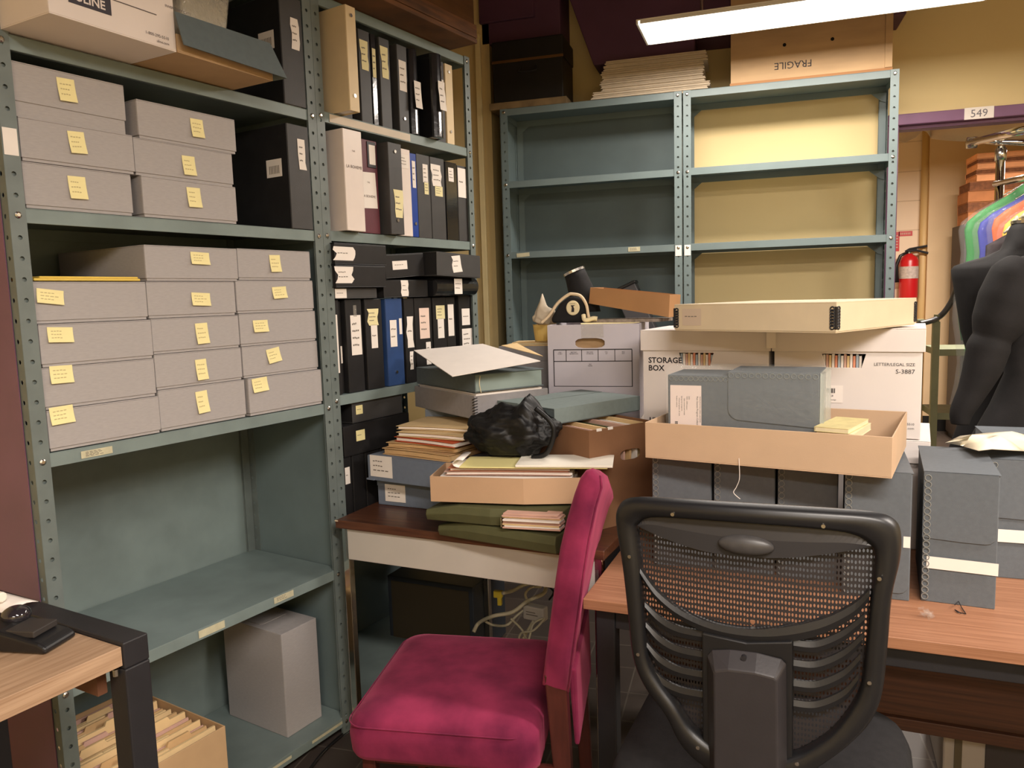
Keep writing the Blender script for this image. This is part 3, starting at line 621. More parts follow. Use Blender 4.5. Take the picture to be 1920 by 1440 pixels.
tb = thing('plastic_tub', 'clear plastic tub standing in the open tray on the top shelf', 'container', tuple(Vector(a1)+Vector((math.cos(t.rotation_euler.z)*.125-math.sin(t.rotation_euler.z)*.015, math.sin(t.rotation_euler.z)*.125+math.cos(t.rotation_euler.z)*.015, .005))), t.rotation_euler.z)
b.loft([rr(0, .09, .062, .06, .02, .0), rr(0, .09, .072, .07, .022, .10), rr(0, .09, .082, .08, .024, .19)], cap=False); b.loft([rr(0, .09, .05, .05, .02, .001), rr(0, .09, .062, .06, .02, .0)]); b.build('tub_wall', glass('tub_plastic', (214, 206, 186), .42, .12), tb, smooth=True, solid=.0016)
MB().loft([rr(0, .09, .086, .084, .024, .186), rr(0, .09, .092, .09, .026, .190), rr(0, .09, .092, .09, .026, .20), rr(0, .09, .05, .05, .026, .202)]).build('tub_lid', PLAST, tb, smooth=True)
o = MB().loft([rr(0, .09, .055, .052, .02, .004), rr(0, .09, .062, .06, .02, .06), rr(0, .09, .03, .03, .01, .075)]).build('crumpled_contents', mat('brassy_wrap', (170, 146, 100), .35, noise=.35, ns=30, metal=.4), tb, smooth=True)
# ================================================================ helpers for the desks
def U(deg): a = math.radians(deg); return Vector((math.cos(a), math.sin(a), 0))
def reach(P, deg, px, py=720):
    q = PP(px, py, P, deg); return Vector((q.x-P[0], q.y-P[1])).length
def corner_thing(name, label, cat, near, rdeg, lpx, rpx, group=None, z=None):
    """box seen on its near corner: right side runs along rdeg, left side along rdeg+90.
    Empty sits on the near corner, x axis along the right side."""
    lw = reach(near, rdeg+90, lpx); rw = reach(near, rdeg, rpx)
    return thing(name, label, cat, tuple(near), math.radians(rdeg), group), rw, lw
# ================================================================ left desk (dark walnut top)
LZ_ = .80
dl = PZ(628, 975, LZ_); LD = -8.5
lw = reach(dl, LD, 1133, 1045)
t = thing('desk', 'narrow desk with a dark walnut top, pale grey apron and chrome legs', 'desk', tuple(dl-Vector((0, 0, LZ_))), math.radians(LD))
DEP = .80
MB().box(0, lw, 0, DEP, LZ_-.028, LZ_).build('desk_top', WOODD, t, bevel=.003)
MB().box(0, .012, -.0012, 0, LZ_-.004, LZ_+.0004).build('chipped_corner', mat('chip', (214, 196, 168), .8), t)
MB().box(.028, lw-.02, .012, .03, LZ_-.135, LZ_-.028).build('apron', APRON, t, bevel=.002)
MB().box(.15, .165, .035, DEP-.045, LZ_-.135, LZ_-.028).build('side_rail', BLKM, t); MB().box(lw-.03, lw-.012, .035, DEP-.04, LZ_-.135, LZ_-.028).build('side_rail', BLKM, t)
for (x, y) in ((.016, .012), (lw-.036, .012), (.15, DEP-.04), (lw-.036, DEP-.04)):
    MB().box(x, x+.026, y, y+.026, .0, LZ_-.028).build('leg', CHROME, t, bevel=.003)
# dark pedestal and lower shelf behind the apron
t = thing('equipment_case', 'dark metal equipment case standing on the floor under the walnut desk', 'case', (PY(700, 1250, 2.95).x+.10, 2.93, 0), math.radians(LD))
cs = MB(); cs.box(0, .42, 0, .3, .02, .34); cs.build('case_body', mat('dark_blue_steel', (52, 58, 68), .5), t, bevel=.004)
MB().box(.02, .40, -.003, 0, .04, .32).build('front_panel', mat('dark_olive_panel', (70, 62, 48), .5), t)
for x in (.04, .38): MB().tube([(x, .05, 0), (x, .05, .02)], .015, 10).build('foot', BLKP, t)
# cables
CABL = mat('cable_cream', (214, 206, 180), .5)
def bez(pts, n=8):
    pts = [Vector(p) for p in pts]; out = []
    P = [pts[0]]+pts+[pts[-1]]
    for i in range(1, len(P)-2):
        for k in range(n):
            u = k/n; a, b_, c_, d = P[i-1], P[i], P[i+1], P[i+2]
            out.append(.5*((2*b_)+(-a+c_)*u+(2*a-5*b_+4*c_-d)*u*u+(-a+3*b_-3*c_+d)*u*u*u))
    return out+[pts[-1]]
YCAB = 2.66
def cab(px, r, m, label, dy=0):
    pts = [PY(x, y, YCAB+dy+.03*math.sin(i*2.1)) for i, (x, y) in enumerate(px)]
    o = MB().tube(bez(pts), r, 8).build('cable', m, smooth=True); return tag(o, label, 'cable', 'tangled cables under the walnut desk')
cab([(888, 1185), (898, 1168), (925, 1155), (960, 1148), (985, 1130), (1000, 1122), (1020, 1112), (1022, 1098), (1005, 1093), (985, 1096), (960, 1108), (943, 1112)], .0075, CABL, 'thick cream cable looping up under the desk')
cab([(910, 1165), (925, 1172), (950, 1172), (968, 1155), (990, 1135), (985, 1115), (995, 1102), (1015, 1100)], .005, CABL, 'thin cream cable tangled in the loop under the desk', .05)
cab([(958, 1160), (978, 1180), (990, 1200), (1000, 1170), (1020, 1160), (1000, 1182), (975, 1190), (972, 1230)], .004, CABL, 'thin cream cable trailing to the floor under the desk', -.04)
cab([(1005, 1096), (1025, 1098), (1038, 1110), (1030, 1124)], .004, BLKP, 'thin black cable beside the cream loop under the desk', .02)
pc = PY(935, 1118, YCAB)
t = thing('yellow_plug', 'small yellow plug on the cream cable under the desk', 'plug', tuple(pc), 0)
b = MB(); b.box(-.018, .016, -.01, .01, -.004, .022); b.build('plug_body', mat('plug_yellow', (214, 190, 60), .5), t, bevel=.003)
b = MB(); b.box(-.004, .012, -.008, .008, -.034, -.004); b.build('plug_pins', mat('plug_yellow', (214, 190, 60), .5), t, bevel=.002)
pc = PY(1004, 1148, YCAB+.06)
t = thing('power_adapter', 'white power adapter block among the cables under the desk', 'power adapter', tuple(pc), -.25)
MB().box(-.045, .045, -.02, .02, -.028, .028).build('adapter_body', mat('adapter_white', (196, 190, 184), .5), t, bevel=.006)
b = MB(); b.box(-.03, .02, -.0215, -.02, -.006, -.003); b.box(-.03, .01, -.0215, -.02, .004, .007); b.build('printed_lines', INK, t)
cab([(1000, 1165), (985, 1190), (970, 1215), (960, 1240)], .006, CABL, 'cream cable hanging straight down below the adapter', .05)

# ================================================================ right desk
RDg = -5.6; RZ = .75
dr = PZ(1107, 1124, RZ)
t = thing('desk', 'large desk with a cherry wood top and black steel frame', 'desk', (dr.x-.02, dr.y+.002, 0), math.radians(RDg))
RW, RDEP = 1.62, .93
MB().box(0, RW, 0, RDEP, RZ-.028, RZ).build('desk_top', WOODR, t, bevel=.002)
for (x, y) in ((.025, .03), (RW-.075, .03), (.025, RDEP-.08), (RW-.075, RDEP-.08)): MB().box(x, x+.05, y, y+.05, .0, RZ-.028).build('leg', BLKM, t, bevel=.003)
MB().box(.075, RW-.075, .035, .065, RZ-.085, RZ-.028).build('front_beam', BLKM, t, bevel=.002)
MB().box(.075, RW-.075, RDEP-.07, RDEP-.045, RZ-.09, RZ-.028).build('rear_beam', BLKM, t, bevel=.002)
for x in (.03, RW-.07): MB().box(x, x+.04, .08, RDEP-.08, RZ-.075, RZ-.028).build('side_beam', BLKM, t, bevel=.002)
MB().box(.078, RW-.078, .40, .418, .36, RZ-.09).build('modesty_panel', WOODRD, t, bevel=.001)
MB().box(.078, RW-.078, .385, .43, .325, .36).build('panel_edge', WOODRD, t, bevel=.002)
# pale cabinet behind the modesty panel
pc = PY(1768, 1400, 2.45)
t = thing('computer_case', 'pale computer tower standing on the floor under the cherry desk', 'computer', (pc.x, 2.45, 0), math.radians(RDg))
MB().box(0, .42, 0, .4, .005, .30).build('case_shell', mat('pale_case', (170, 160, 150), .5), t, bevel=.006)
MB().box(.03, .05, -.004, 0, .02, .28).build('front_strip', mat('strip', (90, 80, 60), .5), t)
MB().box(.11, .33, -.004, 0, .02, .19).build('vent_panel', mat('vent_dark', (60, 54, 54), .6), t, bevel=.002)

# ================================================================ document boxes on the right desk
def loops(b, x, y, z0, z1, n, r=.0052, tr=.0011, mi=0, axis='z'):
    for k in range(n):
        zc = z0+(z1-z0)*(k+.5)/n; q = [2*PI*j/9 for j in range(10)]
        if axis == 'z': pts = [(x+r*math.cos(a), y, zc+r*1.05*math.sin(a)) for a in q]
        else: pts = [(zc+r*1.05*math.cos(a), y, x+r*math.sin(a)) for a in q]
        b.tube(pts, tr, 5, mi, cap=False)
def docbox(label, fl, fr, depth, h, flap=.18, lab=None, edge=True, m=DOC, group='slate document boxes on the cherry desk'):
    t, W = ground('document_box', label, 'document box', fl, fr, group)
    MB().box(.0015, W-.0015, .0015, depth-.0015, 0, h-.003).build('box_body', m, t, bevel=.002)
    b = MB(); r = .022; pts = [(.0, h), (0, h-flap), (W*.55, h-flap-.004)]+[(W-.004-r+r*math.sin(a), h-flap-.004+r-r*math.cos(a)) for a in (0, .5, 1.0, PI/2)]+[(W-.004, h)]
    b.prism(pts, -.0022, -.0002); b.box(-.0005, W+.0005, -.0022, depth, h-.0025, h); b.build('lid', DOCL if m == DOC and False else m, t, bevel=.0008)
    if edge:
        b = MB(); b.box(-.0012, .009, -.0030, -.0023, .004, h-.006, 0) if False else None
        loops(b, .0095, -.0034, .006, h-.008, int(h/.0165), r=.0072, tr=.0013, mi=0); b.build('metal_edging', mat('edging_steel', (146, 148, 146), .4, metal=.4), t)
    if lab: card(t, 'label_strip', lab[0]*W, lab[1], lab[2]*W, lab[3], PAPER, y=-.003, rot=lab[4] if len(lab) > 4 else 0, lines=0)
    return t, W
x123 = [1225, 1339, 1457, 1574]
for i in range(3):
    y0 = 1058+(x123[i]-1225)*.0955; y1 = 1058+(x123[i+1]-4-1225)*.0955
    docbox('slate document box %s, behind the mesh chair' % ['leftmost under the tan tray', 'second from the left under the tan tray', 'third from the left under the tan tray'][i],
           PZ(x123[i], y0, RZ), PZ(x123[i+1]-4, y1, RZ), .26, .322, flap=.15)
a, c = PZ(1580, 1114, RZ), PZ(1706, 1128, RZ)
docbox('slate document box standing forward, right of the mesh chair and under the tray corner', a, c, .33, .322, flap=.30, lab=(.93, .15, .10, .028))
a, c = PZ(1725, 1126, RZ), PZ(1867, 1144, RZ)
docbox('slate document box standing nearest the front edge with a blank white strip', a, c, .33, .326, flap=.165, lab=(.54, .10, .94, .030, -.01))
a, c = PZ(1848, 1081, RZ), PZ(1990, 1093, RZ)
docbox('slate document box set back at the right, with plastic film lying on it', a, c, .30, .318, flap=.155, lab=(.5, .115, .94, .034), edge=True)
a, c = PZ(1800, 1035, RZ), PZ(1925, 1040, RZ); a = Vector((.70, 2.56, RZ)); c = Vector((.86, 2.545, RZ))
docbox('slate document box furthest back, peeking over the film-covered one', a, c, .12, .33, flap=.155, edge=False)
a = Vector((.885, 2.22, RZ)); c = Vector((1.04, 2.205, RZ))
docbox('slate document box cut off by the right edge of the view', a, c, .33, .355, flap=.155)
# film and papers on the set-back box
o = MB(); pts = [(1772, 830), (1800, 818), (1850, 812), (1920, 815), (1990, 818), (1990, 850), (1920, 846), (1860, 842), (1835, 845), (1800, 835)]
vs = [PZ(x, y, RZ+.333+.012*(1+math.sin(i*1.9))) for i, (x, y) in enumerate(pts)]
cen = sum(vs, Vector())/len(vs)+Vector((0, 0, .02)); cen.z = RZ+.365
vv = [tuple(v) for v in vs]+[tuple(cen)]+[tuple((v+cen)/2+Vector((0, 0, .012*math.cos(i*2.3)))) for i, v in enumerate(vs)]; n = len(vs)
ff = [(i, (i+1) % n, n+1+(i+1) % n, n+1+i) for i in range(n)]+[(n+1+i, n+1+(i+1) % n, n) for i in range(n)]
o.add(vv, ff); o = o.build('tissue_paper', mat('ivory_tissue', (234, 224, 200), .6, noise=.06, ns=20), solid=.002, smooth=True)
tag(o, 'crumpled ivory tissue paper draped over the set-back document box', 'tissue paper')
# clear tape scrap and paper clip on the desk
b = MB(); pp = PZ(1738, 1150, RZ+.012)
for k in range(26):
    a1 = random.uniform(0, 6.28); r_ = random.uniform(.004, .018)
    c1 = pp+Vector((r_*math.cos(a1), r_*math.sin(a1)*.8, random.uniform(-.006, .008)))
    d1 = Vector((random.uniform(-1, 1), random.uniform(-1, 1), random.uniform(-.4, .6))).normalized()*.011; e1 = d1.cross(Vector((.2, .3, 1))).normalized()*.008
    b.add([tuple(c1-d1), tuple(c1+e1), tuple(c1+d1), tuple(c1-e1)], [(0, 1, 2, 3)])
q0, q1 = PZ(1680, 1128, RZ+.002), PZ(1730, 1142, RZ+.004)
b.add([tuple(q0), tuple(q0+Vector((.01, -.008, 0))), tuple(q1+Vector((.01, -.008, .003))), tuple(q1)], [(0, 1, 2, 3)])
tag(b.build('plastic_scrap', PLAST), 'crumpled scrap of clear plastic on the cherry desk top', 'plastic scrap')
pts = [PZ(x, y, RZ+.003) for x, y in ((1790, 1141), (1797, 1134), (1803, 1139), (1811, 1151), (1796, 1148), (1790, 1143), (1802, 1150))]
pts[0].z = pts[1].z = RZ+.012
tag(MB().tube(pts, .0011, 6).build('binder_clip', BLKM), 'small black wire clip lying before the front document box', 'clip')

# ================================================================ white storage cartons on the cherry desk
SD = -11.5; s0 = Vector((.505, 2.425, 0)); SW = .405; u = U(SD); vdir = U(SD+90)
def carton(label, org, z, W, D, H, lid=.068, m=WBOX, win=False, printed=None, group=None, body_only=False, deg=SD):
    t = thing('storage_carton', label, 'storage box', (org.x, org.y, z), math.radians(deg), group)
    b = MB()
    if win:
        wx0, wx1, wz1, wz0 = win
        pts_o = [(0, 0), (W, 0), (W, H-.004), (0, H-.004)]; pts_i = [(wx0+.012, wz0), (wx1-.012, wz0), (wx1, wz1), (wx0, wz1)]
        b.ring(pts_o, pts_i, 0, .004); b.box(0, .004, .004, D, 0, H-.004); b.box(W-.004, W, .004, D, 0, H-.004); b.box(.004, W-.004, D-.004, D, 0, H-.004); b.box(.004, W-.004, .004, D-.004, 0, .004)
    else: b.tray(W, D, H-.004, .004)
    b.build('carton_body', m, t, bevel=.001)
    b = MB(); e = .007
    b.box(-e, W+e, -e, D+e, H-.003, H); b.box(-e, W+e, -e, -e+.003, H-lid, H-.003); b.box(-e, W+e, D+e-.003, D+e, H-lid, H-.003)
    b.box(-e, -e+.003, -e+.003, D+e-.003, H-lid, H-.003); b.box(W+e-.003, W+e, -e+.003, D+e-.003, H-lid, H-.003)
    b.build('lid', m, t, bevel=.0015)
    return t
PB = mat('print_black', (36, 32, 38), .6)
orgR = s0-u*SW; orgL = orgR-u*(SW+.017); HC = .325; ZC = 1.079
carton('white storage carton underneath, standing on the cherry desk behind the document boxes at right', orgR+u*.02+vdir*.0, RZ+.001, SW, .32, HC, group='white cartons under the lettered ones')
carton('white storage carton underneath at left, hidden behind the document box row', orgL, RZ+.001, SW, .32, HC, group='white cartons under the lettered ones')
tR = carton('white lettered storage carton marked S-3887, under the right of the buff box', orgR, ZC, SW, .32, HC-.004, win=(.137, .258, .246, .205))
tL = carton('white lettered storage carton marked STORAGE BOX, behind the slate box in the tray', orgL, ZC, SW, .32, HC-.004, win=(.122, .235, .246, .205))
b = MB(); b.text('LETTER/LEGAL SIZE', .0125, SW-.018, .212, -.0008, 0, align='RIGHT'); b.text('S-3887', .018, SW-.018, .190, -.0008, 0, align='RIGHT')
b.text('1-800-295-5510', .0095, SW-.016, .040, -.0008, 0, align='RIGHT'); b.text('uline.com', .0095, SW-.016, .028, -.0008, 0, align='RIGHT'); b.build('printed_lettering', PB, tR)
card(tR, 'barcode_label', .155, .125, .085, .052, mat('label_white', (240, 232, 226), .5), lines=0, ink=PB, draw=lambda b: [b.box(.137+.0036*k, .1385+.0036*k+(.001 if k % 3 else 0), -.0021, -.0017, .128, .142, 1) for k in range(11)]+[b.text('3000058', .008, .157, .117, -.002, 1, align='CENTER'), b.text('Property of Storage', .0055, .157, .106, -.002, 1, align='CENTER')] and None)
b = MB(); b.text('STORAGE', .026, .018, .212, -.0008, 0, bold=.0006); b.text('BOX', .026, .018, .186, -.0008, 0, bold=.0006); b.text('ULINE', .022, .020, .012, -.0008, 0, bold=.0008); b.build('printed_lettering', PB, tL)
for tt, n_ in ((tR, 0), (tL, 1)):
    xs = .140 if n_ == 0 else .125
    for k in range(13):
        m_ = [PAPER, mat('file_blue', (170, 184, 196), .7), mat('file_salmon', (226, 150, 120), .7), PAPER, MANILA, PINKP][(k*5+n_) % 6]
        o = MB().box(0, .0066, 0, .22, 0, .238+.004*math.sin(k*3)).build('hanging_file', m_, loc=tuple(Vector(tt.location)+u*(xs+.0083*k)+vdir*.008+Vector((0, 0, .005))), rz=math.radians(SD))
        tag(o, 'slim paper file seen through the window of the %s carton' % ('right lettered' if n_ == 0 else 'left lettered'), 'file', 'files inside the %s lettered carton' % ('right' if n_ == 0 else 'left'))
# brown-tape piece bridging the lids
o = card(tR, 'paper_tag', -.008, HC-.032, .028, .06, PAPER, y=-.014, lines=0)
# ---- buff box with black metal corners
near = PZ(1567, 625, ZC+HC+.0005)
t, rw, lw_ = corner_thing('metal_edge_box', 'large flat buff box with black metal corner strips on the white cartons', 'storage box', near, 57, 1267, 1712)
hb = HZ(near, 566)-near.z
MB().box(.0, rw, 0, lw_, 0, hb-.012).build('box_body', TANL, t, bevel=.0015)
b = MB(); b.box(-.002, rw+.002, -.002, lw_+.002, hb-.003, hb); b.box(-.002, rw+.002, -.002, -.0005, .004, hb-.003); b.box(-.002, -.0005, -.0005, lw_+.002, .004, hb-.003); b.box(rw+.0005, rw+.002, -.0005, lw_+.002, .004, hb-.003); b.box(0, rw, lw_+.0005, lw_+.002, .004, hb-.003)
b.build('lid', TANL, t, bevel=.0008)
for nm_, (x, y) in (('a', (0, 0)), ('b', (rw, 0)), ('c', (0, lw_))):
    b = MB(); n = 7
    sx = 1 if x == 0 else -1; sy = 1 if y == 0 else -1
    for k in range(n):
        zc = .012+(hb-.026)*(k+.5)/n; r_ = .0058
        b.tube([(x+sx*(.008+r_*math.cos(a)), y-sy*.0035, zc+r_*math.sin(a)) for a in [2*PI*j/9 for j in range(10)]], .0018, 6, cap=False)
        b.tube([(x-sx*.0035, y+sy*(.008+r_*math.cos(a)), zc+r_*math.sin(a)) for a in [2*PI*j/9 for j in range(10)]], .0018, 6, cap=False)
    b.box(min(x-sx*.004, x+sx*.002), max(x-sx*.004, x+sx*.002), min(y-sy*.004, y+sy*.002), max(y-sy*.004, y+sy*.002), .01, hb-.012)
    b.build('metal_corner', BLKM, t)
o = card(t, 'faded_label', 0, 0, .068, .05, mat('faded_label', (206, 186, 166), .6), lines=1)
o.rotation_euler = (0, 0, -PI/2); o.location = (-.0015, lw_-.062, hb*.52)

# ================================================================ tan tray on the document boxes and its contents
TZ = RZ+.3265
a, c = PZ(1210, 858, TZ), PZ(1672, 898, TZ)
t, TW = ground('cardboard_tray', 'shallow open tan tray resting on the slate document boxes', 'tray', a, c)
tu = Vector((math.cos(t.rotation_euler.z), math.sin(t.rotation_euler.z), 0)); tv = Vector((-tu.y, tu.x, 0)); t0 = Vector(a)
MB().tray(TW, .42, .098, .003).build('tray_body', TAN, t, bevel=.001)
pts = [(TW*.42, -.004, .02), (TW*.42+.002, -.005, -.03), (TW*.42-.006, -.004, -.055), (TW*.42-.012, -.008, -.07), (TW*.42+.004, -.006, -.085)]
MB().tube(bez(pts), .0009, 5).build('loose_thread', PAPER, t)
fx, fy = .035, .085
org = t0+tu*fx+tv*fy+Vector((0, 0, .004)); WB = .392; HB = .228; DB = .16
aa = math.atan2(tu.y, tu.x)+.06
t = thing('document_box', 'slate document box wrapped in clear plastic standing in the tan tray', 'document box', tuple(org), aa)
MB().box(0, WB, 0, DB, 0, HB-.012).build('box_body', DOC, t, bevel=.002)
r = .03; xf = WB*.42
zf = .098; pts = [(xf, HB), (xf, zf+r)]+[(xf+r-r*math.cos(q_), zf+r-r*math.sin(q_)) for q_ in (.4, .8, 1.2, PI/2)]+[(WB, zf-.012), (WB, HB)]
b = MB(); b.prism(pts, -.005, -.0005); b.box(xf, WB, -.0005, DB, HB-.003, HB); b.build('lid', DOC, t, bevel=.001)
b = MB(); loops(b, HB-.022, -.0012, .004, xf, 12, r=.0058, axis='x'); loops(b, HB-.010, -.0062, xf, WB, 13, r=.0062, axis='x'); b.build('metal_edging', mat('edging_grey', (140, 146, 148), .4, metal=.5), t)
def prt(b):
    for (s_, sz, dx) in (('METROPOLITAN OPERA ARCHIVES', .0046, .030), ('Past Season Program Collection', .0068, .022), ('2003', .005, -.0)):
        b.text(s_, sz, .058+dx, .158, -.002, 1, rot=-PI/2)
    for k in range(5): b.text(['1999 - 2000 season', 'Gala concert and recital', 'Spring tour programs', 'House programs, all casts', 'Student matinee'][k], .0048, .058-.006-.007*k, .158-.006*(k % 2), -.002, 1, rot=-PI/2)
    for k in range(12): b.box(.020, .028, -.0021, -.0017, .085-.0026*k, .0866-.0026*k, 1)
card(t, 'printed_label', .050, .105, .086, .165, mat('label_pinkwhite', (234, 218, 212), .6), lines=0, ink=PB, draw=prt, y=-.0015)
b = MB(); e = .007
n = 10
rings = []
for k in range(n+1):
    x_ = -.002+(WB+.010)*k/n; wv = .0025*math.sin(k*2.2)
    rings.append([(x_, -e-.006+wv, .0), (x_, -e-.006-wv, HB*.5), (x_, -e-.004+wv, HB+.004), (x_, DB*.5, HB+.010+wv*2), (x_, DB+e, HB+.004-wv), (x_, DB+e+wv, HB*.5), (x_, DB+e, 0)])
b.loft(rings, cap=False); b.add([(WB+.009, -e-.006, 0), (WB+.02, DB*.5, .02), (WB+.009, DB+e, 0), (WB+.009, -e-.004, HB+.004), (WB+.018, DB*.5, HB*.5), (WB+.009, DB*.5, HB+.01), (WB+.009, DB+e, HB+.004)], [(0, 1, 4, 3), (1, 2, 6, 4), (3, 4, 5), (4, 6, 5)])
b.build('plastic_wrap', PLAST, t, smooth=True)
MB().hexa([(WB+.002, -.006, .0), (WB+.012, -.004, .0), (WB+.014, DB, .0), (WB+.002, DB, .0)], [(WB+.002, -.004, HB), (WB+.010, 0, HB-.004), (WB+.012, DB, HB-.004), (WB+.002, DB, HB)]).build('wrap_fold', glass('plastic_fold', (206, 214, 206), .45, .15), t, smooth=False)
# booklets in the tray
for k, (lb, m_, dx, dy, rz_, w_, d_, h_) in enumerate((('bundle of old yellowed booklets at the bottom in the tan tray', PAPERY, .43, .06, .25, .085, .19, .018), ('yellowed booklet with a frayed edge, on top of the bundle in the tray', mat('yellowed_booklet', (214, 200, 146), .8, noise=.1, ns=40), .425, .055, .35, .08, .18, .012))):
    z_ = .004 if k == 0 else .0235
    o = thing('booklet', lb, 'booklet', tuple(t0+tu*dx+tv*dy+Vector((0, 0, z_+.068))), math.atan2(tu.y, tu.x)-rz_*.4)
    MB().box(.001, w_-.001, .001, d_-.001, .0012, h_-.0012).build('pages', PAPERY, o)
    b = MB(); b.box(0, w_, 0, d_, 0, .0012); b.box(0, w_, 0, d_, h_-.0012, h_); b.box(-.001, 0, 0, d_, 0, h_); b.build('cover', m_, o)
b = MB(); o = thing('booklet', 'thick dark-edged booklet pile lying flat on the tray floor', 'booklet', tuple(t0+tu*.425+tv*.05+Vector((0, 0, .004))), math.atan2(tu.y, tu.x))
MB().box(.001, .089, .001, .199, .001, .064).build('pages', PAPERY, o); MB().box(0, .09, 0, .2, .064, .0665).build('cover', mat('dark_booklet', (70, 56, 52), .6), o)
for k in range(2):
    b = MB(); p0 = t0+tu*(.525+.01*k)+tv*(.06+.02*k)+Vector((0, 0, .004+.004*k))
    o = b.box(0, .05, 0, .09, 0, .0035).build('card_slip', [mat('slip_red', (176, 60, 60), .6), PAPER][k], loc=tuple(p0), rz=aa+.6*k+.3)
    tag(o, ['small red card slip lying in the tan tray', 'small white card slip lying over the red one in the tan tray'][k], 'card')

# ================================================================ things on the walnut desk
# lower and upper blue-grey lidded boxes
fl, fr_ = PZ(710, 945, LZ_+.001), PZ(806, 955, LZ_+.001); dv = (fr_-fl).normalized()
t, W = ground('lidded_box', 'blue-grey lidded box with a typed label, standing on the walnut desk', 'storage box', fl, fl+dv*.34)
h1 = .098
MB().tray(W, .26, h1, .003).build('box_body', BLUEB, t, bevel=.002); MB().box(-.002, W+.002, -.002, .262, h1-.03, h1+.002).build('lid', BLUEB, t, bevel=.002)
card(t, 'typed_label', .075, .046, .085, .062, PAPER, y=-.0034, lines=3)
z2 = LZ_+h1+.004
fl, fr_ = PZ(691, 899, z2), PZ(806, 914, z2); dv = (fr_-fl).normalized()
t, W = ground('lidded_box', 'wide blue-grey lidded box with a larger typed label, under the manila folders', 'storage box', fl, fl+dv*.40)
h2 = HZ(fl, 853)-z2
MB().tray(W-.008, .31, h2-.01, .003, x=.004, y=.004).build('box_body', BLUEB, t, bevel=.002)
b = MB(); b.box(0, W, 0, .318, h2-.003, h2); b.box(0, W, 0, .003, .0, h2-.003); b.box(0, W, .315, .318, 0, h2-.003); b.box(0, .003, .003, .315, 0, h2-.003); b.box(W-.003, W, .003, .315, 0, h2-.003); b.build('lid', BLUEB, t, bevel=.002)
b = MB(); b.box(-.006, .03, -.004, .02, 0, .006); b.build('torn_corner', BLUEB, t, bevel=.001)
card(t, 'typed_label', .062, .052, .100, .075, PAPER, y=-.0012, lines=3)
UB = (fl, dv, z2+h2)
# folders on it
def sheet_stack(name, label, cat, P, deg, w_, d_, th, m, warp=.006, seed=1, group=None, tabs=None):
    rnd = random.Random(seed); t = thing(name, label, cat, tuple(P), math.radians(deg), group)
    def leaf(z0, z1, dx, dy, mm, nm, bow):
        b = MB(); N = 6; rings = []
        for i in range(N+1):
            x_ = dx+w_*i/N; zb = z0+bow*math.sin(PI*i/N); rings.append([(x_, dy, zb), (x_, dy+d_, zb), (x_, dy+d_, zb+z1-z0), (x_, dy, zb+z1-z0)])
        b.loft(rings); return b.build(nm, mm, t)
    leaf(0, th*.12, 0, 0, m, 'back_cover', 0)
    k = 0; z_ = th*.14
    leaf(th*.14, th*.84, .004, .006, PAPER if tabs is None else tabs, 'papers', warp*.5)
    leaf(th*.86+warp*.5, th+warp*.5, -.004, .002, m, 'front_cover', warp*.6)
    return t
z_ = UB[2]+.001; ubd = math.degrees(math.atan2(UB[1].y, UB[1].x))
fo = [('worn manila folder at the bottom of the pile on the blue-grey box', MANILA2, (.045, .03), -3, .30, .22, .020), ('manila folder with folded edges, second in the pile on the blue-grey box', MANILA2, (.06, .035), 2, .29, .22, .014),
      ('orange folder poking out of the pile on the blue-grey box', ORANGE, (.085, .05), -5, .27, .21, .013), ('manila folder over the orange one', MANILA, (.10, .045), 3, .27, .21, .012), ('smooth manila folder topping the pile on the blue-grey box', MANILA, (.075, .075), 8, .29, .22, .009)]
for i, (lb, m_, off, dg, w_, d_, th_) in enumerate(fo):
    P = UB[0]+UB[1]*off[0]+Vector((-UB[1].y, UB[1].x, 0))*off[1]; P.z = z_
    sheet_stack('file_folder', lb, 'folder', P, ubd+dg, w_, d_, th_, m_, seed=i, warp=.004, tabs=MANILA2 if i < 2 else None); z_ += th_+.006
# olive hanging folders
def olive(label, P, deg, w_, d_, th, pap=False, seed=0):
    t = thing('hanging_folder', label, 'folder', tuple(P), math.radians(deg))
    b = MB(); n = 8; rings = []
    for i in range(n+1):
        x_ = w_*(i/n); q_ = min(1, .62+.22*i); hh = th*q_
        yb = 0 if not (pap and x_ > w_*.62) else .012
        rings.append([(x_, yb+.004, 0), (x_, d_, 0), (x_, d_, hh), (x_, yb+.002, hh), (x_, yb-.003, hh*.55)])
    b.loft(rings); b.build('cover', GREENF, t, bevel=.003)
    if pap:
        rnd = random.Random(seed); z_ = .004
        for k in range(9):
            tk = th*.085; x0 = w_*.63-.01*rnd.random(); x1 = w_*(1.0+.02*rnd.random()); y0 = -.012-.02*rnd.random(); mm = [PINKP, PAPER, MANILA, PINKP][k % 4]
            bb = MB(); bb.hexa([(x0, y0, z_), (x1, y0+.008, z_+.004), (x1, y0+.05, z_+.004), (x0, y0+.05, z_)], [(x0, y0, z_+tk), (x1, y0+.008, z_+tk+.004), (x1, y0+.05, z_+tk+.004), (x0, y0+.05, z_+tk)])
            bb.build('paper_bundle', mm, t); z_ += tk*1.15
        MB().box(w_*.62-.01, w_*.62-.006, -.02, .01, .006, .034).build('paper_clip', METAL, t)
    return t
P1 = PZ(822, 1004, LZ_+.002); P2 = PZ(1054, 1043, LZ_+.002); dg = math.degrees(math.atan2(P2.y-P1.y, P2.x-P1.x))
olive('olive hanging folder lying on the desk edge beneath the papers', P1, dg, (P2-P1).length-.02, .25, .052)
P1 = PZ(799, 975, LZ_+.058); P2 = PZ(1062, 1000, LZ_+.058); dg2 = math.degrees(math.atan2(P2.y-P1.y, P2.x-P1.x)); wU = (P2-P1).length
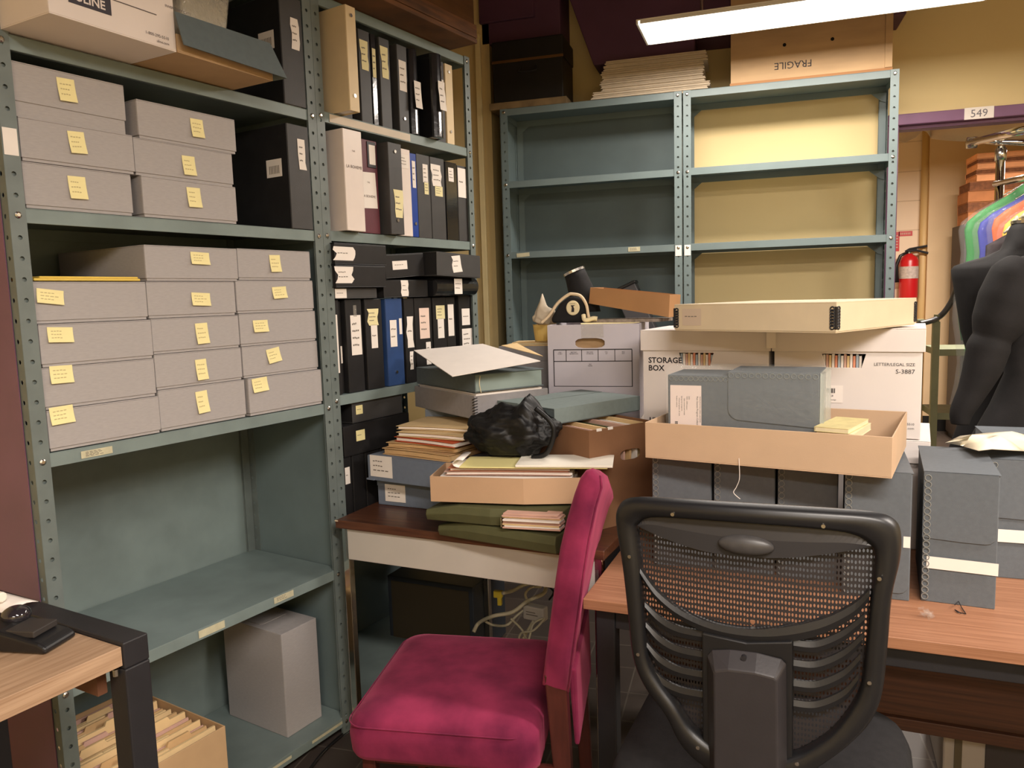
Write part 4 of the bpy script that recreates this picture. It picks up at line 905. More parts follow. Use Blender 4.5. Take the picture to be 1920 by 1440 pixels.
olive('olive hanging folder stuffed with pinkish papers, under the tan box', P1, dg2, wU-.02, .24, .052, pap=True)
# tan box with bent front
tz = LZ_+.118
q_ = [PZ(808, 940, tz), PZ(982, 946, tz), PZ(1100, 944, tz)]
q_[2] = q_[1]+(q_[2]-q_[1])
e1 = Vector((-(q_[2]-q_[0]).y, (q_[2]-q_[0]).x, 0)).normalized()
outl = [q_[0], q_[1], q_[2], q_[2]+e1*.19, q_[0]+e1*.19]
t = thing('cardboard_tray', 'light brown cardboard box with a bent front, heaped with papers beside the pink chair', 'tray', tuple(q_[0]), 0)
L_ = [(p.x-q_[0].x, p.y-q_[0].y) for p in outl]; cxm = sum(p[0] for p in L_)/5; cym = sum(p[1] for p in L_)/5
I_ = [(cxm+(p[0]-cxm)*.988, cym+(p[1]-cym)*.975) for p in L_]
hT = HZ(q_[0], 893)-tz; b = MB()
b.slab(I_, 0, .003)
for i in range(5):
    j = (i+1) % 5
    b.hexa([(*L_[i], 0), (*L_[j], 0), (*I_[j], 0), (*I_[i], 0)], [(*L_[i], hT), (*L_[j], hT), (*I_[j], hT), (*I_[i], hT)])
b.build('tray_body', mat('tan_cardboard', (188, 154, 122), .7, noise=.05, ns=5, bump=.05), t)
dgt = math.degrees(math.atan2(-e1.x, e1.y)); zz = tz+.004
for i, (m_, lb) in enumerate(((PAPER, 'ream of papers filling the bent tan box'), (PINKP, 'pinkish folder on the papers in the bent tan box'), (mat('salmon_folder', (206, 130, 96), .7), 'salmon folder peeking over the rim of the bent tan box'))):
    th_ = [hT-.008, .009, .008][i]
    P = q_[0]+e1*.02+U(dgt)*(.03+.012*i); P.z = zz
    sheet_stack('file_folder', lb, 'folder', P, dgt, .40-.02*i, .14, th_, m_, warp=.002 if i else 0); zz += th_+.0035
# notepad / booklet
P = q_[0]+e1*.004+U(dgt)*.07; P.z = zz+.001
t = thing('writing_pad', 'yellow and white pad with a curled left corner under the black bag', 'notepad', tuple(P), math.radians(dgt))
b = MB(); rings = []
for i in range(9):
    a_ = i/8; x_ = .02-.02*math.sin(a_*PI*1.2); z__ = .012-.012*math.cos(a_*PI*1.2)
    rings.append([(x_+.03*(1-a_)*(0), 0, .001+z__), (x_, .13, .001+z__)])
b.loft([[(r_[0][0], 0, r_[0][2]), (r_[0][0], .12, r_[0][2]), (r_[0][0], .12, r_[0][2]+.0012), (r_[0][0], 0, r_[0][2]+.0012)] for r_ in rings]); b.build('curled_page', PAPER, t, smooth=True)
MB().box(.02, .46, .0, .15, 0, .004).build('yellow_pages', mat('pad_yellow', (226, 216, 150), .7), t, bevel=.001)
MB().box(.19, .475, -.004, .15, .0045, .011).build('white_booklet', mat('booklet_white', (240, 234, 220), .5), t, bevel=.001)
padz = zz+.012
# black bag
from mathutils import noise as mn
bc = PY(960, 828, 2.30)
bm = bmesh.new(); bmesh.ops.create_icosphere(bm, subdivisions=5, radius=1)
for v in bm.verts:
    n_ = v.co.normalized(); r_ = 1+.22*mn.noise(n_*2.1)+.11*abs(mn.noise(n_*4.3+Vector((3, 1, 2))))-.10*abs(mn.noise(n_*7+Vector((1, 5, 2))))
    v.co = Vector((n_.x*.148*r_, n_.y*.09*r_, n_.z*.080*r_))
    if n_.z < -.55: v.co.z = max(v.co.z, -.070+.004*mn.noise(n_*6))
    s_ = max(0, n_.z)*max(0, .9-abs(n_.x-.38)*3.2)
    v.co.z += .055*s_**1.6
me = bpy.data.meshes.new('bag_body'); bm.to_mesh(me); bm.free()
for p in me.polygons: p.use_smooth = True
t = thing('cloth_bag', 'crumpled black cloth bag slumped on the papers and tan box', 'bag', (bc.x, bc.y, padz+.072), math.radians(-6))
me.materials.append(mat('black_bag_cloth', (10, 10, 11), .5, noise=.3, ns=12, bump=.5, bs=25)); o = bpy.data.objects.new('bag_body', me); COL.objects.link(o); o.parent = t
b = MB(); b.tube(bez([(.10, -.045, .08), (.15, -.05, .04), (.158, -.05, -.0), (.135, -.055, -.055), (.09, -.06, -.07)]), .008, 8); b.build('bag_strap', mat('black_bag_cloth', (24, 23, 25), .6), t, smooth=True)
# brown cardboard box with files
bn = PZ(1104, 808, LZ_+.315); bn = Vector((bn.x, bn.y, LZ_+.001))
t, rw, lw_ = corner_thing('cardboard_box', 'brown cardboard box with a hand hole, full of files, on the walnut desk', 'storage box', bn, 50, 1040, 1222)
lw_ = max(lw_, .27); rw = max(rw, .27); hb_ = .314
b = MB()
def ell(cx, cz, rx, rz_, n=12): return [(cx+rx*math.copysign(abs(math.cos(a))**.6, math.cos(a)), cz+rz_*math.copysign(abs(math.sin(a))**.7, math.sin(a))) for a in [PI*1.25+2*PI*k/n for k in range(n)]]
def rectpts(x0, x1, z0, z1, n=12):
    out = []; cs = [(x0, z0), (x1, z0), (x1, z1), (x0, z1)]
    for i in range(4):
        for k in range(n//4): u_ = k/(n//4); out.append((cs[i][0]+(cs[(i+1) % 4][0]-cs[i][0])*u_, cs[i][1]+(cs[(i+1) % 4][1]-cs[i][1])*u_))
    return out
b.ring(rectpts(0, rw, 0, hb_), ell(rw*.62, hb_*.70, rw*.16, .017), 0, .004)
b.box(0, .004, .004, lw_, 0, hb_); b.box(rw-.004, rw, .004, lw_, 0, hb_); b.box(.004, rw-.004, lw_-.004, lw_, 0, hb_); b.box(.004, rw-.004, .004, lw_-.004, 0, .004)
b.build('box_body', KRAFT, t)
for k, x_ in enumerate((.03, .075)):
    bb = MB(); bb.box(x_, x_+.02, -.001, .003, hb_-.006, hb_+.002); bb.build('torn_white_edge', PAPER, t)
bx = Vector((math.cos(math.radians(50)), math.sin(math.radians(50)), 0)); by = Vector((-bx.y, bx.x, 0))
for k in range(9):
    mm = [GREENF, PINKP, MANILA, PAPER, GREENF, PINKP, MANILA2, PAPER, MANILA][k]
    P = bn+bx*(.012+.026*k)+by*.012+Vector((0, 0, .005))
    o = MB().hexa([(0, 0, 0), (.007, 0, 0), (.007, lw_-.03, 0), (0, lw_-.03, 0)], [(.008, 0, hb_-.022+.008*(k % 3)), (.015, 0, hb_-.022+.008*(k % 3)), (.015, lw_-.03, hb_-.022+.008*(k % 3)), (.008, lw_-.03, hb_-.022+.008*(k % 3))]).build('file_folder', mm, loc=tuple(P), rz=math.radians(50))
    tag(o, 'file folder standing in the brown cardboard box beneath the teal box', 'folder', 'file folders inside the brown cardboard box')
# teal flat box on it
tn = PZ(1040, 797, LZ_+.3175)
t, rw, lw_ = corner_thing('flat_box', 'flat teal-grey clamshell box resting on the brown cardboard box', 'storage box', tn, 55, 933, 1198)
ht = HZ(tn, 767)-tn.z
ht = max(ht, .052)
MB().box(0, rw, 0, lw_, 0, ht-.003).build('box_body', TEAL, t, bevel=.002)
b = MB(); b.box(-.002, rw+.002, -.002, lw_*.62, ht-.0028, ht); b.box(-.002, rw+.002, -.002, -.0003, .004, ht-.0028); b.build('lid', mat('teal_grey_board_light', (116, 128, 126), .75, noise=.05, ns=60), t)
b = MB(); b.box(-.002, rw+.002, lw_*.62+.002, lw_+.002, ht-.0028, ht+.001); b.box(-.002, -.0005, lw_*.62, lw_+.002, .0, ht-.003); b.build('hinge_panel', mat('teal_grey_board_light', (116, 128, 126), .75, noise=.05, ns=60), t)
print('teal', rw, lw_, ht)
# blue-grey boxes supporting the tray pile
bp = PY(798, 770, 2.66)
for k in range(3):
    t = thing('lidded_box', ['blue-grey box at the bottom of the stack behind the manila folders', 'blue-grey box in the middle of the stack behind the manila folders', 'blue-grey box topping the stack, right under the open grey tray'][k], 'storage box', (bp.x, 2.66, LZ_+.001+.1042*k), math.radians(12))
    MB().tray(.355, .29, .099, .003).build('box_body', BLUEB, t, bevel=.002); MB().box(-.002, .357, -.002, .292, .066, .1035).build('lid', mat('blue_grey_board_light', (126, 136, 150), .75, noise=.05, ns=60), t, bevel=.002)
# open grey tray
tn = PZ(891, 787, LZ_+.314)
t, rw, lw_ = corner_thing('open_tray_box', 'open grey archival tray with a black staple strip, balanced on the desk pile', 'tray', tn, 50, 777, 1027)
print('tray', rw, lw_)
hg = .080
MB().tray(rw, lw_, hg, .003).build('tray_body', GREY2, t, bevel=.001)
b = MB()
for k in range(7):
    zc = .008+.0098*k
    b.tube([(-.002, .012, zc), (-.003, -.003, zc+.005), (.010, -.002, zc+.007)], .0016, 5)
b.build('staple_strip', BLKM, t)
gx = U(50); gy = U(140); zz = tn.z+.004
for i, (m_, lb) in enumerate(((MANILA, 'thick manila folder inside the open grey tray'), (PINKP, 'pinkish folder inside the open grey tray'), (PAPER, 'white folder sticking out on top inside the open grey tray'))):
    P = tn+gx*.012+gy*.012; P.z = zz
    sheet_stack('file_folder', lb, 'folder', P, 50, rw-.03+.0*i, min(lw_-.03, .45), [.045, .014, .012][i], m_, warp=.003); zz += [.051, .0185, .016][i]
# teal-grey box on the tray
P = tn+gx*.006+gy*.004; P.z = zz+.001
t = thing('flat_box', 'dark teal flat box lying on the open grey tray', 'storage box', tuple(P), math.radians(50))
w2_, l2_ = max(.24, rw-.02), lw_*.97; h3 = .062
b = MB(); b.box(0, w2_, 0, l2_, 0, .003); b.box(0, w2_, 0, l2_, h3-.003, h3); b.box(0, .003, 0, l2_, .003, h3-.003); b.build('cover', TEAL, t, bevel=.001)
MB().box(.005, w2_-.006, .006, l2_-.006, .0035, h3-.0035).build('inner_tray', mat('teal_pale', (142, 156, 150), .7), t)
MB().tube(bez([(.02, -.003, h3*.9), (.012, -.010, h3*.5), (.02, -.006, .0)]), .0016, 6).build('string_tie', PAPERY, t)
# white sheet on top
zt_ = P.z+h3
A_, B_, C_, D_ = PY(848, 706, 2.30), PY(1013, 677, 2.50), PY(905, 645, 2.80), PY(776, 657, 2.62)
b = MB(); N = 7; vs = []
for i in range(N):
    for j in range(N):
        u_, v_ = i/(N-1), j/(N-1); q = (A_*(1-u_)+B_*u_)*(1-v_)+(D_*(1-u_)+C_*u_)*v_; q.z += .006*math.sin(PI*u_)*math.sin(PI*v_); vs.append(tuple(q))
fs = [(i*N+j, (i+1)*N+j, (i+1)*N+j+1, i*N+j+1) for i in range(N-1) for j in range(N-1)]
b.add(vs, fs); o = b.build('white_board_sheet', PAPER, solid=.0022)
tag(o, 'large white board sheet lying across the top of the desk pile', 'board sheet')
b = MB(); A2_, B2_, C2_ = PY(940, 648, 2.78), PY(1018, 668, 2.62), PY(985, 652, 2.8)
b.add([tuple(A2_), tuple(B2_), tuple(C2_), tuple((A2_+C2_)/2+Vector((0, .05, .01)))], [(0, 1, 2, 3)]); tag(b.build('file_folder', MANILA, solid=.002), 'manila folder corner sticking out behind the white sheet', 'folder')
# grey box with papers behind
gb = PY(938, 700, 3.0); zt2 = HZ(gb, 650)
t = thing('lidded_box', 'tall grey box behind the white sheet with loose papers on it', 'storage box', (gb.x, 3.0, LZ_+.001), math.radians(-3))
MB().box(0, .25, 0, .16, 0, zt2-LZ_-.004).build('box_body', GREY2, t, bevel=.003); MB().box(-.003, .253, -.003, .163, zt2-LZ_-.06, zt2-LZ_).build('lid', GREY2, t, bevel=.002)
for i in range(3):
    o = MB().slab([(0, 0), (.20, .01*i), (.21, .13), (.01, .12)], 0, .004).build('loose_paper', [MANILA, PAPERY, MANILA][i], loc=(gb.x+.02+.015*i, 3.005+.006*i, zt2+.0015+.0048*i), rz=.1*i-.05)
    tag(o, ['lowest buff sheet on the tall grey box beside the yellow cup', 'middle ivory sheet on the tall grey box beside the yellow cup', 'topmost buff sheet on the tall grey box beside the yellow cup'][i], 'paper')
# white box with a hand hole and ruled label
hp = Vector((-.645, 2.63, 0)); hL = PY(1028, 700, 2.86); hR = PY(1199, 700, 2.86); ztop = HZ(hL, 610)
hw = hR.x-hL.x; zb_ = 1.055
carton('white carton under the hand-hole box, hidden behind the desk pile', Vector((hL.x, 2.862, 0)), LZ_+.001, hw-.01, .19, zb_-LZ_-.004, deg=0)
t = thing('file_carton', 'pale grey open carton with a hand hole and a ruled black label grid', 'storage box', (hL.x, 2.86, zb_), 0)
hh_ = ztop-zb_; b = MB()
b.ring(rectpts(0, hw, 0, hh_), ell(hw*.47, hh_-.070, .057, .019), 0, .005)
b.box(0, .005, .005, .33, 0, hh_); b.box(hw-.005, hw, .005, .33, 0, hh_); b.box(.005, hw-.005, .325, .33, 0, hh_); b.box(.005, hw-.005, .005, .325, 0, .005)
b.build('carton_body', GBOX, t, bevel=.0015)
MB().box(.06, hw-.08, .03, .034, .02, hh_-.03).build('inner_flap', KRAFTL, t)
b = MB(); zt1, zm, zb1 = hh_-.096, hh_-.140, hh_-.235; xl, xr = hw*.065, hw*.925; lw1 = .0022
b.box(xl, xr, -.0010, -.0003, zt1, zt1+lw1*1.6); b.box(xl, xr, -.0010, -.0003, zm, zm+lw1*1.4); b.box(xl-.001, xl+lw1, -.001, -.0003, zb1, zt1); b.box(xr-lw1, xr+.001, -.001, -.0003, zb1, zt1); b.box(xl, xr, -.001, -.0003, zb1, zb1+lw1)
for k in range(1, 5): x_ = xl+(xr-xl)*[0, .165, .365, .575, .785][k]; b.box(x_-lw1/2, x_+lw1/2, -.001, -.0003, zm, zt1)
for k, s_ in enumerate(('FILE\nSTART', 'RECORD\nRETENTION', 'RECORD\nSTORAGE', 'NO.\nOF', 'SEQ\nNO')): b.text(s_, .0062, xl+(xr-xl)*(.085, .265, .47, .68, .89)[k], zt1-.010, -.001, 0, align='CENTER')
b.text('FILE\nNAME', .0062, xl+(xr-xl)*.47, zm-.012, -.001, 0, align='CENTER'); b.build('printed_grid', PB, t)
card(t, 'tape_piece', hw*.50, hh_-.025, .085, .05, TAPE, lines=0)
b = MB(); b.box(.0, hw*.42, .0, .33, 0, .002); o = b.build('inner_board', KRAFTL, t, loc=(0, 0, hh_-.004)) if False else None
o = MB().slab([(.10, -.003), (.20, -.004), (.30, -.002), (.32, .08), (.16, .14), (.09, .05)], 0, .0025).build('manila_flap', mat('cream_flap', (240, 226, 176), .7), loc=(hL.x+.03, 2.865, ztop+.001), rz=.04)
tag(o, 'cream paper flap lying over the open hand-hole carton', 'paper')
# lamp-like black form with cord and badge
fb = PY(1075, 600, 2.98); fz = ztop+.004
t = thing('neck_form', 'black padded neck form with a round white badge and a cream cord', 'display form', (fb.x, 2.98, fz), 0)
sc_ = 2.8*1.04/1440
b = MB(); out = [(-.088, 0), (-.09, .02), (-.055, .075), (-.02, .10), (.0, .104), (.03, .097), (.05, .07), (.056, .03), (.052, 0)]
b.prism(out, 0, .05); b.build('padded_base', BLKF, t, bevel=.012, seg=3, smooth=True)
b = MB(); rings = []
for k, (cx_, cz_, r_) in enumerate(((.035, .04, .062), (.028, .09, .058), (.012, .14, .052), (.0, .175, .046), (-.008, .196, .043))):
    rings.append([(cx_+r_*math.cos(a)*.95, .085+r_*math.sin(a), cz_+r_*math.cos(a)*.38*(k/4)) for a in [2*PI*j/20 for j in range(20)]])
b.loft(rings); b.build('neck', BLKF, t, smooth=True)
b = MB(); rings = []
for k, (cx_, cz_, r_) in enumerate(((-.008, .197, .044), (-.012, .206, .044), (-.012, .207, .03))):
    rings.append([(cx_+r_*math.cos(a)*.95, .085+r_*math.sin(a), cz_+r_*math.cos(a)*.38) for a in [2*PI*j/20 for j in range(20)]])
b.loft(rings); b.build('neck_cap', METAL, t, smooth=False)
b = MB(); b.loft([[(.0+r_*math.cos(a), y_, .058+r_*1.08*math.sin(a)) for a in [2*PI*j/24 for j in range(24)]] for r_, y_ in ((.0268, -.001), (.0268, -.004), (.024, -.006))]); b.build('round_badge', PAPERY, t)
b = MB(); b.prism([(-.006, .042), (.005, .042), (.006, .055), (.002, .064), (.010, .068), (-.008, .069), (-.004, .060)], -.0068, -.0062); b.box(-.012, .010, -.0068, -.0062, .074, .0752); b.build('badge_mark', PB, t)
b = MB(); b.tube(bez([(-.125, -.02, .002), (-.095, -.012, .03), (-.06, -.006, .078), (-.02, -.004, .108), (.0, -.004, .112), (.032, -.004, .103), (.054, -.008, .07), (.062, -.012, .03), (.070, -.02, .004)]), .0062, 8); b.build('cord_loop', mat('cream_cord', (222, 200, 168), .8), t, smooth=True)
b = MB(); b.tube(bez([(.045, -.02, .03), (.05, -.03, .012), (.062, -.032, .01), (.085, -.03, .016), (.10, -.028, .014)]), [.006]*4+[.009]*29, 8) if False else b.tube(bez([(.045, -.02, .03), (.05, -.03, .012), (.062, -.032, .01), (.085, -.03, .016), (.10, -.028, .014)]), .009, 8); b.build('cord_knot', PAPERY, t, smooth=True)
# soft white toy-like cloth, yellow cup
cb = PY(1020, 605, 2.95)
bm = bmesh.new(); bmesh.ops.create_icosphere(bm, subdivisions=4, radius=1)
for v in bm.verts:
    n_ = v.co.normalized(); r_ = 1+.25*mn.noise(n_*2.3+Vector((5, 0, 0))); v.co = Vector((n_.x*.05*r_, n_.y*.035*r_, n_.z*.04*r_)); v.co.z += .07*max(0, n_.z)**2*max(0, 1-abs(n_.x+.25)*2.4); v.co.x -= .0
me = bpy.data.meshes.new('cotton_bundle'); bm.to_mesh(me); bm.free(); me.materials.append(mat('off_white_cotton', (214, 200, 178), .9, noise=.08, ns=20, bump=.3, bs=60))
for p in me.polygons: p.use_smooth = True
cup_z = zt2+.018
t = thing('cup', 'yellow tapered cup standing on the tall grey box', 'cup', (PY(1017, 640, 3.06).x, 3.07, zt2+.017), 0)
b = MB(); b.loft([[(r_*math.cos(a), r_*math.sin(a), z__) for a in [2*PI*j/20 for j in range(20)]] for r_, z__ in ((.032, 0), (.04, .066), (.042, .068), (.039, .066), (.031, .003))]); b.build('cup_wall', mat('cup_yellow', (222, 188, 108), .5), t, smooth=False)
for p in me.vertices: pass
o = bpy.data.objects.new('cotton_bundle', me); COL.objects.link(o); o.location = (t.location.x+.012, 3.07, t.location.z+.096); tag(o, 'bundle of off-white cotton stuffed in the yellow cup', 'cloth')
# tan box leaning on the hand-hole carton
p0, p1, p2 = PY(1104, 569, 3.0), PY(1254, 595, 2.88), PY(1268, 592, 3.05)
q0_, q1_, q2_ = PY(1107, 539, 3.0), PY(1256, 553, 2.88), PY(1269, 550, 3.05)
t = thing('cardboard_tray', 'light brown tray lying tilted between the neck form and the buff box', 'tray', tuple(p0), 0)
dd = Vector((.03, .12, 0)); T0 = Vector(p0)
b = MB(); low = [p0, p1, p1+dd, p0+dd]; hi = [q0_, q1_, q1_+dd, q0_+dd]
for i in range(4):
    j = (i+1) % 4; cl = sum(low, Vector())/4; ch = sum(hi, Vector())/4
    b.hexa([tuple(v-T0) for v in (low[i], low[j], low[j]+(cl-low[j])*.03, low[i]+(cl-low[i])*.03)], [tuple(v-T0) for v in (hi[i], hi[j], hi[j]+(ch-hi[j])*.03, hi[i]+(ch-hi[i])*.03)])
b.hexa([tuple(v-T0) for v in low], [tuple(v-T0+Vector((0, 0, .003))) for v in low])
b.build('tray_body', mat('brown_orange_board', (172, 128, 86), .7, noise=.04, ns=8), t)
o = MB().slab([(0, 0), (.30, -.06), (.34, .06), (.02, .12)], 0, .012).build('newspaper_bundle', mat('printed_paper', (150, 138, 128), .7, noise=.35, ns=60), loc=(p0.x-.02, 2.98, ztop+.003))
tag(o, 'folded printed papers under the tilted brown tray', 'papers')
# black tilted case on the back shelf
k0 = PY(1245, 545, 4.03)
t = thing('black_case', 'black angular case leaning on the back shelf, right of the neck form', 'case', (k0.x-.07, 4.03, 1.252), 0)
MB().box(-.06, .06, 0, .12, 0, .33).build('case_body', mat('grey_black_case', (70, 68, 70), .4), t, rot=(0, -.42, 0), bevel=.004)
MB().box(-.066, .066, -.004, .124, .33, .345).build('case_rim', BLKP, t, rot=(0, -.42, 0), bevel=.003)
# ================================================================ on top of the shelving
# old wooden crate on the corner unit
def ABinv(P):
    d = Vector(P)-ABo; return d.dot(ABu), d.dot(ABn)
c1 = ABinv(PZ(895, 81, 2.525))
t = thing('wooden_crate', 'old brown wooden crate overhanging the top of the corner binder unit', 'crate', AB(c1[0]-.86, c1[1], 2.523), ABR)
MB().box(0, .86, 0, .44, 0, .018).build('base_board', PLYD, t, bevel=.002)
b = MB(); b.box(0, .86, .012, .03, .018, .36); b.box(0, .86, .41, .43, .018, .36); b.box(0, .018, .03, .41, .018, .36); b.box(.842, .86, .03, .41, .018, .36); b.build('side_boards', mat('old_wood_side', (92, 62, 38), .75, noise=.25, ns=6, stretch=(1, 6, 6)), t, bevel=.001)
MB().box(0, .86, 0, .012, .02, .07).build('batten', PLYD, t, bevel=.002)
# black trunk
a, c = PY(926, 180, 3.96), PY(1056, 172, 3.96); zt_k = 2.491
t = thing('trunk', 'black trunk with a metal lid band on top of the solid-backed shelving unit', 'trunk', (a.x, 3.96, zt_k), 0)
tw = c.x-a.x; hk = HZ(a, 80)-zt_k
MB().box(-.02, tw+.02, -.02, .26, .0, .035).build('base_board', mat('scuffed_board', (120, 100, 70), .7, noise=.3, ns=12), t, bevel=.002)
MB().box(0, tw, 0, .25, .0355, hk*.70).build('trunk_body', mat('trunk_black', (24, 22, 22), .5, noise=.2, ns=12), t, bevel=.004)
MB().box(-.004, tw+.004, -.004, .254, hk*.705, hk).build('lid', mat('trunk_black', (24, 22, 22), .5), t, bevel=.006)
MB().box(-.005, tw+.005, -.0065, -.0005, hk*.68, hk*.70+.006).build('metal_band', mat('brass_dull', (130, 96, 60), .4, metal=.7), t)
MB().tube(bez([(tw*.40, -.002, hk*.60), (tw*.40, -.016, hk*.52), (tw*.62, -.016, hk*.52), (tw*.62, -.002, hk*.60)]), .003, 6).build('handle', BLKM, t, smooth=True)
# paper bundles
z_ = zt_k; zs = [185, 170, 158, 146, 133, 120, 108, 98]; L_ = [1109, 1112, 1128, 1126, 1130, 1128, 1133, 1136]; R_ = [1326, 1331, 1322, 1318, 1320, 1319, 1326, 1324]
P0 = PY(1215, 178, 3.99); top_ = HZ(P0, 106)-zt_k; th_ = top_/8
for i in range(8):
    x0, x1 = PY(L_[i], 150, 3.99).x, PY(R_[i], 150, 3.99).x
    b = MB(); n = 4
    for k in range(n):
        o_ = .004*math.sin(i*3+k*2.2); b.box(x0+o_, x1-o_*.7, 3.985+o_, 4.20, z_+th_*k/n+.0004, z_+th_*(k+.82)/n)
    b.box(x0+.006, x1-.006, 3.992, 4.19, z_, z_+th_-.0006); z_ += th_
    o = b.build('paper_bundle', mat('aged_newsprint', (206, 190, 166), .8, noise=.06, ns=30))
    tag(o, '%s of the eight cream paper bundles piled on the shelving units' % ['lowest', 'second from the bottom', 'third from the bottom', 'fourth from the bottom', 'fifth from the bottom', 'sixth from the bottom', 'second from the top', 'topmost'][i], 'paper', 'cream paper bundles on the shelving units')
# plywood crate
a, c = PY(1370, 150, 3.955), PY(1671, 140, 3.955); pw_ = c.x-a.x
t = thing('plywood_crate', 'plywood crate marked FRAGILE upside down, on the open-backed shelving unit', 'crate', (a.x, 3.955, zt_k+.001), 0)
b = MB(); b.box(0, pw_, 0, .012, .012, .52); b.box(0, pw_, .27, .282, .012, .52); b.box(0, .012, .012, .27, .012, .52); b.box(pw_-.012, pw_, .012, .27, .012, .52); b.box(0, pw_, 0, .282, .52, .532)
b.build('plywood_panels', PLY, t, bevel=.001)
MB().box(-.004, pw_+.004, -.006, .284, 0, .012).build('base_board', mat('ply_base', (160, 112, 66), .6), t)
MB().box(pw_-.028, pw_+.003, -.004, -.0005, .014, .53).build('corner_batten', PLY, t, bevel=.001)
b = MB(); b.text('FRAGILE', .045, pw_*.52, .085, -.0012, 0, rot=PI, align='LEFT'); b.build('painted_lettering', PB, t)
for (px, py) in ((1471, 84), (1561, 73)):
    q = PY(px, py, 3.95); b = MB(); b.tube([(q.x-a.x, .001, q.z-zt_k), (q.x-a.x, -.0015, q.z-zt_k)], .008, 12); b.build('bolt_hole', HOLE, t)

# ================================================================ oak table at lower left
to = PZ(277, 1186, .90); TD = math.radians(257)
t = thing('side_table', 'oak-topped table with a black square steel frame at the lower left', 'table', (to.x, to.y, 0), TD)
w_ = .052; TLn, TWd = 1.15, .60
b = MB(); b.box(0, w_, -TWd, 0, .848, .90); b.build('frame_top_rail', BLKM, t, bevel=.003)
for x in (0, TLn):
    for y in (-w_, -TWd): MB().box(x, x+w_, y, y+w_, 0, .8475 if x == 0 else .855).build('leg', BLKM, t, bevel=.003)
MB().box(TLn, TLn+w_, -TWd, 0, .8555, .90).build('frame_top_rail', BLKM, t, bevel=.003)
MB().box(w_+.001, TLn-.001, -TWd+.004, -.004, .856, .893).build('table_top', WOODL, t, bevel=.001)
MB().box(w_+.01, TLn-.01, -TWd+.07, -TWd+.09, .76, .855).build('rear_rail', mat('brown_rail', (112, 74, 54), .6), t)
MB().box(w_+.001, w_+.02, -TWd+.07, -.06, .79, .855).build('side_rail', mat('brown_rail', (112, 74, 54), .6), t)
MB().tube([(w_+.006, -.02, .848), (w_+.006, -.02, .835)], .006, 8).build('leveller_screw', METAL, t)
# desk device
q = PZ(112, 1212, .895); dvv = math.radians(170)
t = thing('desk_device', 'low black plastic device with a domed left end on the oak table', 'device', (q.x, q.y, .8945), math.radians(187))
prof_ = [(0, 0), (.20, 0), (.20, .045), (.10, .040), (.015, .020), (0, .012)]
b = MB(); b.prism(prof_, -.045, .035); b.build('device_body', BLKP, t, bevel=.006, seg=3)
bm = bmesh.new(); bmesh.ops.create_uvsphere(bm, u_segments=20, v_segments=12, radius=1)
for v in bm.verts: v.co = Vector((.115+v.co.x*.026, -.03+v.co.y*.026+.0, .045+v.co.z*.018))
me = bpy.data.meshes.new('dome'); bm.to_mesh(me); bm.free(); me.materials.append(mat('smoky_glass', (40, 36, 40), .08, spec=.9))
for p in me.polygons: p.use_smooth = True
o = bpy.data.objects.new('dome', me); COL.objects.link(o); o.parent = t
b = MB(); b.slab([(.03, -.035), (.09, -.035), (.09, .025), (.03, .025)], .026, .0385); o = b.build('keypad_plate', mat('plate_dark', (52, 48, 46), .5), t, bevel=.002)
o = MB().box(-.07, .07, -.004, .004, 0, .006).build('pen', mat('pen_black', (20, 20, 20), .3), loc=tuple(PZ(68, 1168, .903)), rz=math.radians(160), bevel=.002)
tag(o, 'black pen lying between the black device and the steel table rail', 'pen')
# white paper at the far left
A_, B_, C_, D_ = PZ(-20, 1104, .93), PZ(72, 1128, .904), PZ(18, 1150, .904), PZ(-40, 1145, .904)
b = MB(); N = 6; vs = []
for i in range(N):
    for j in range(N):
        u_, v_ = i/(N-1), j/(N-1); p_ = (D_*(1-u_)+C_*u_)*(1-v_)+(A_*(1-u_)+B_*u_)*v_; p_.z += .008*math.sin(PI*v_); vs.append(tuple(p_))
b.add(vs, [(i*N+j, (i+1)*N+j, (i+1)*N+j+1, i*N+j+1) for i in range(N-1) for j in range(N-1)])
tag(b.build('paper_sheet', PAPER, solid=.001, smooth=True), 'white curled paper at the far left behind the black device', 'paper')
b = MB(); p_ = PZ(2, 1120, .93); b.tube([p_-Vector((.03, -.005, 0)), p_+Vector((.004, 0, 0))], .011, 12); tag(b.build('white_tube', mat('white_plastic', (236, 228, 214), .4), bevel=.003), 'end of a small white tube lying on the curled paper', 'tube')
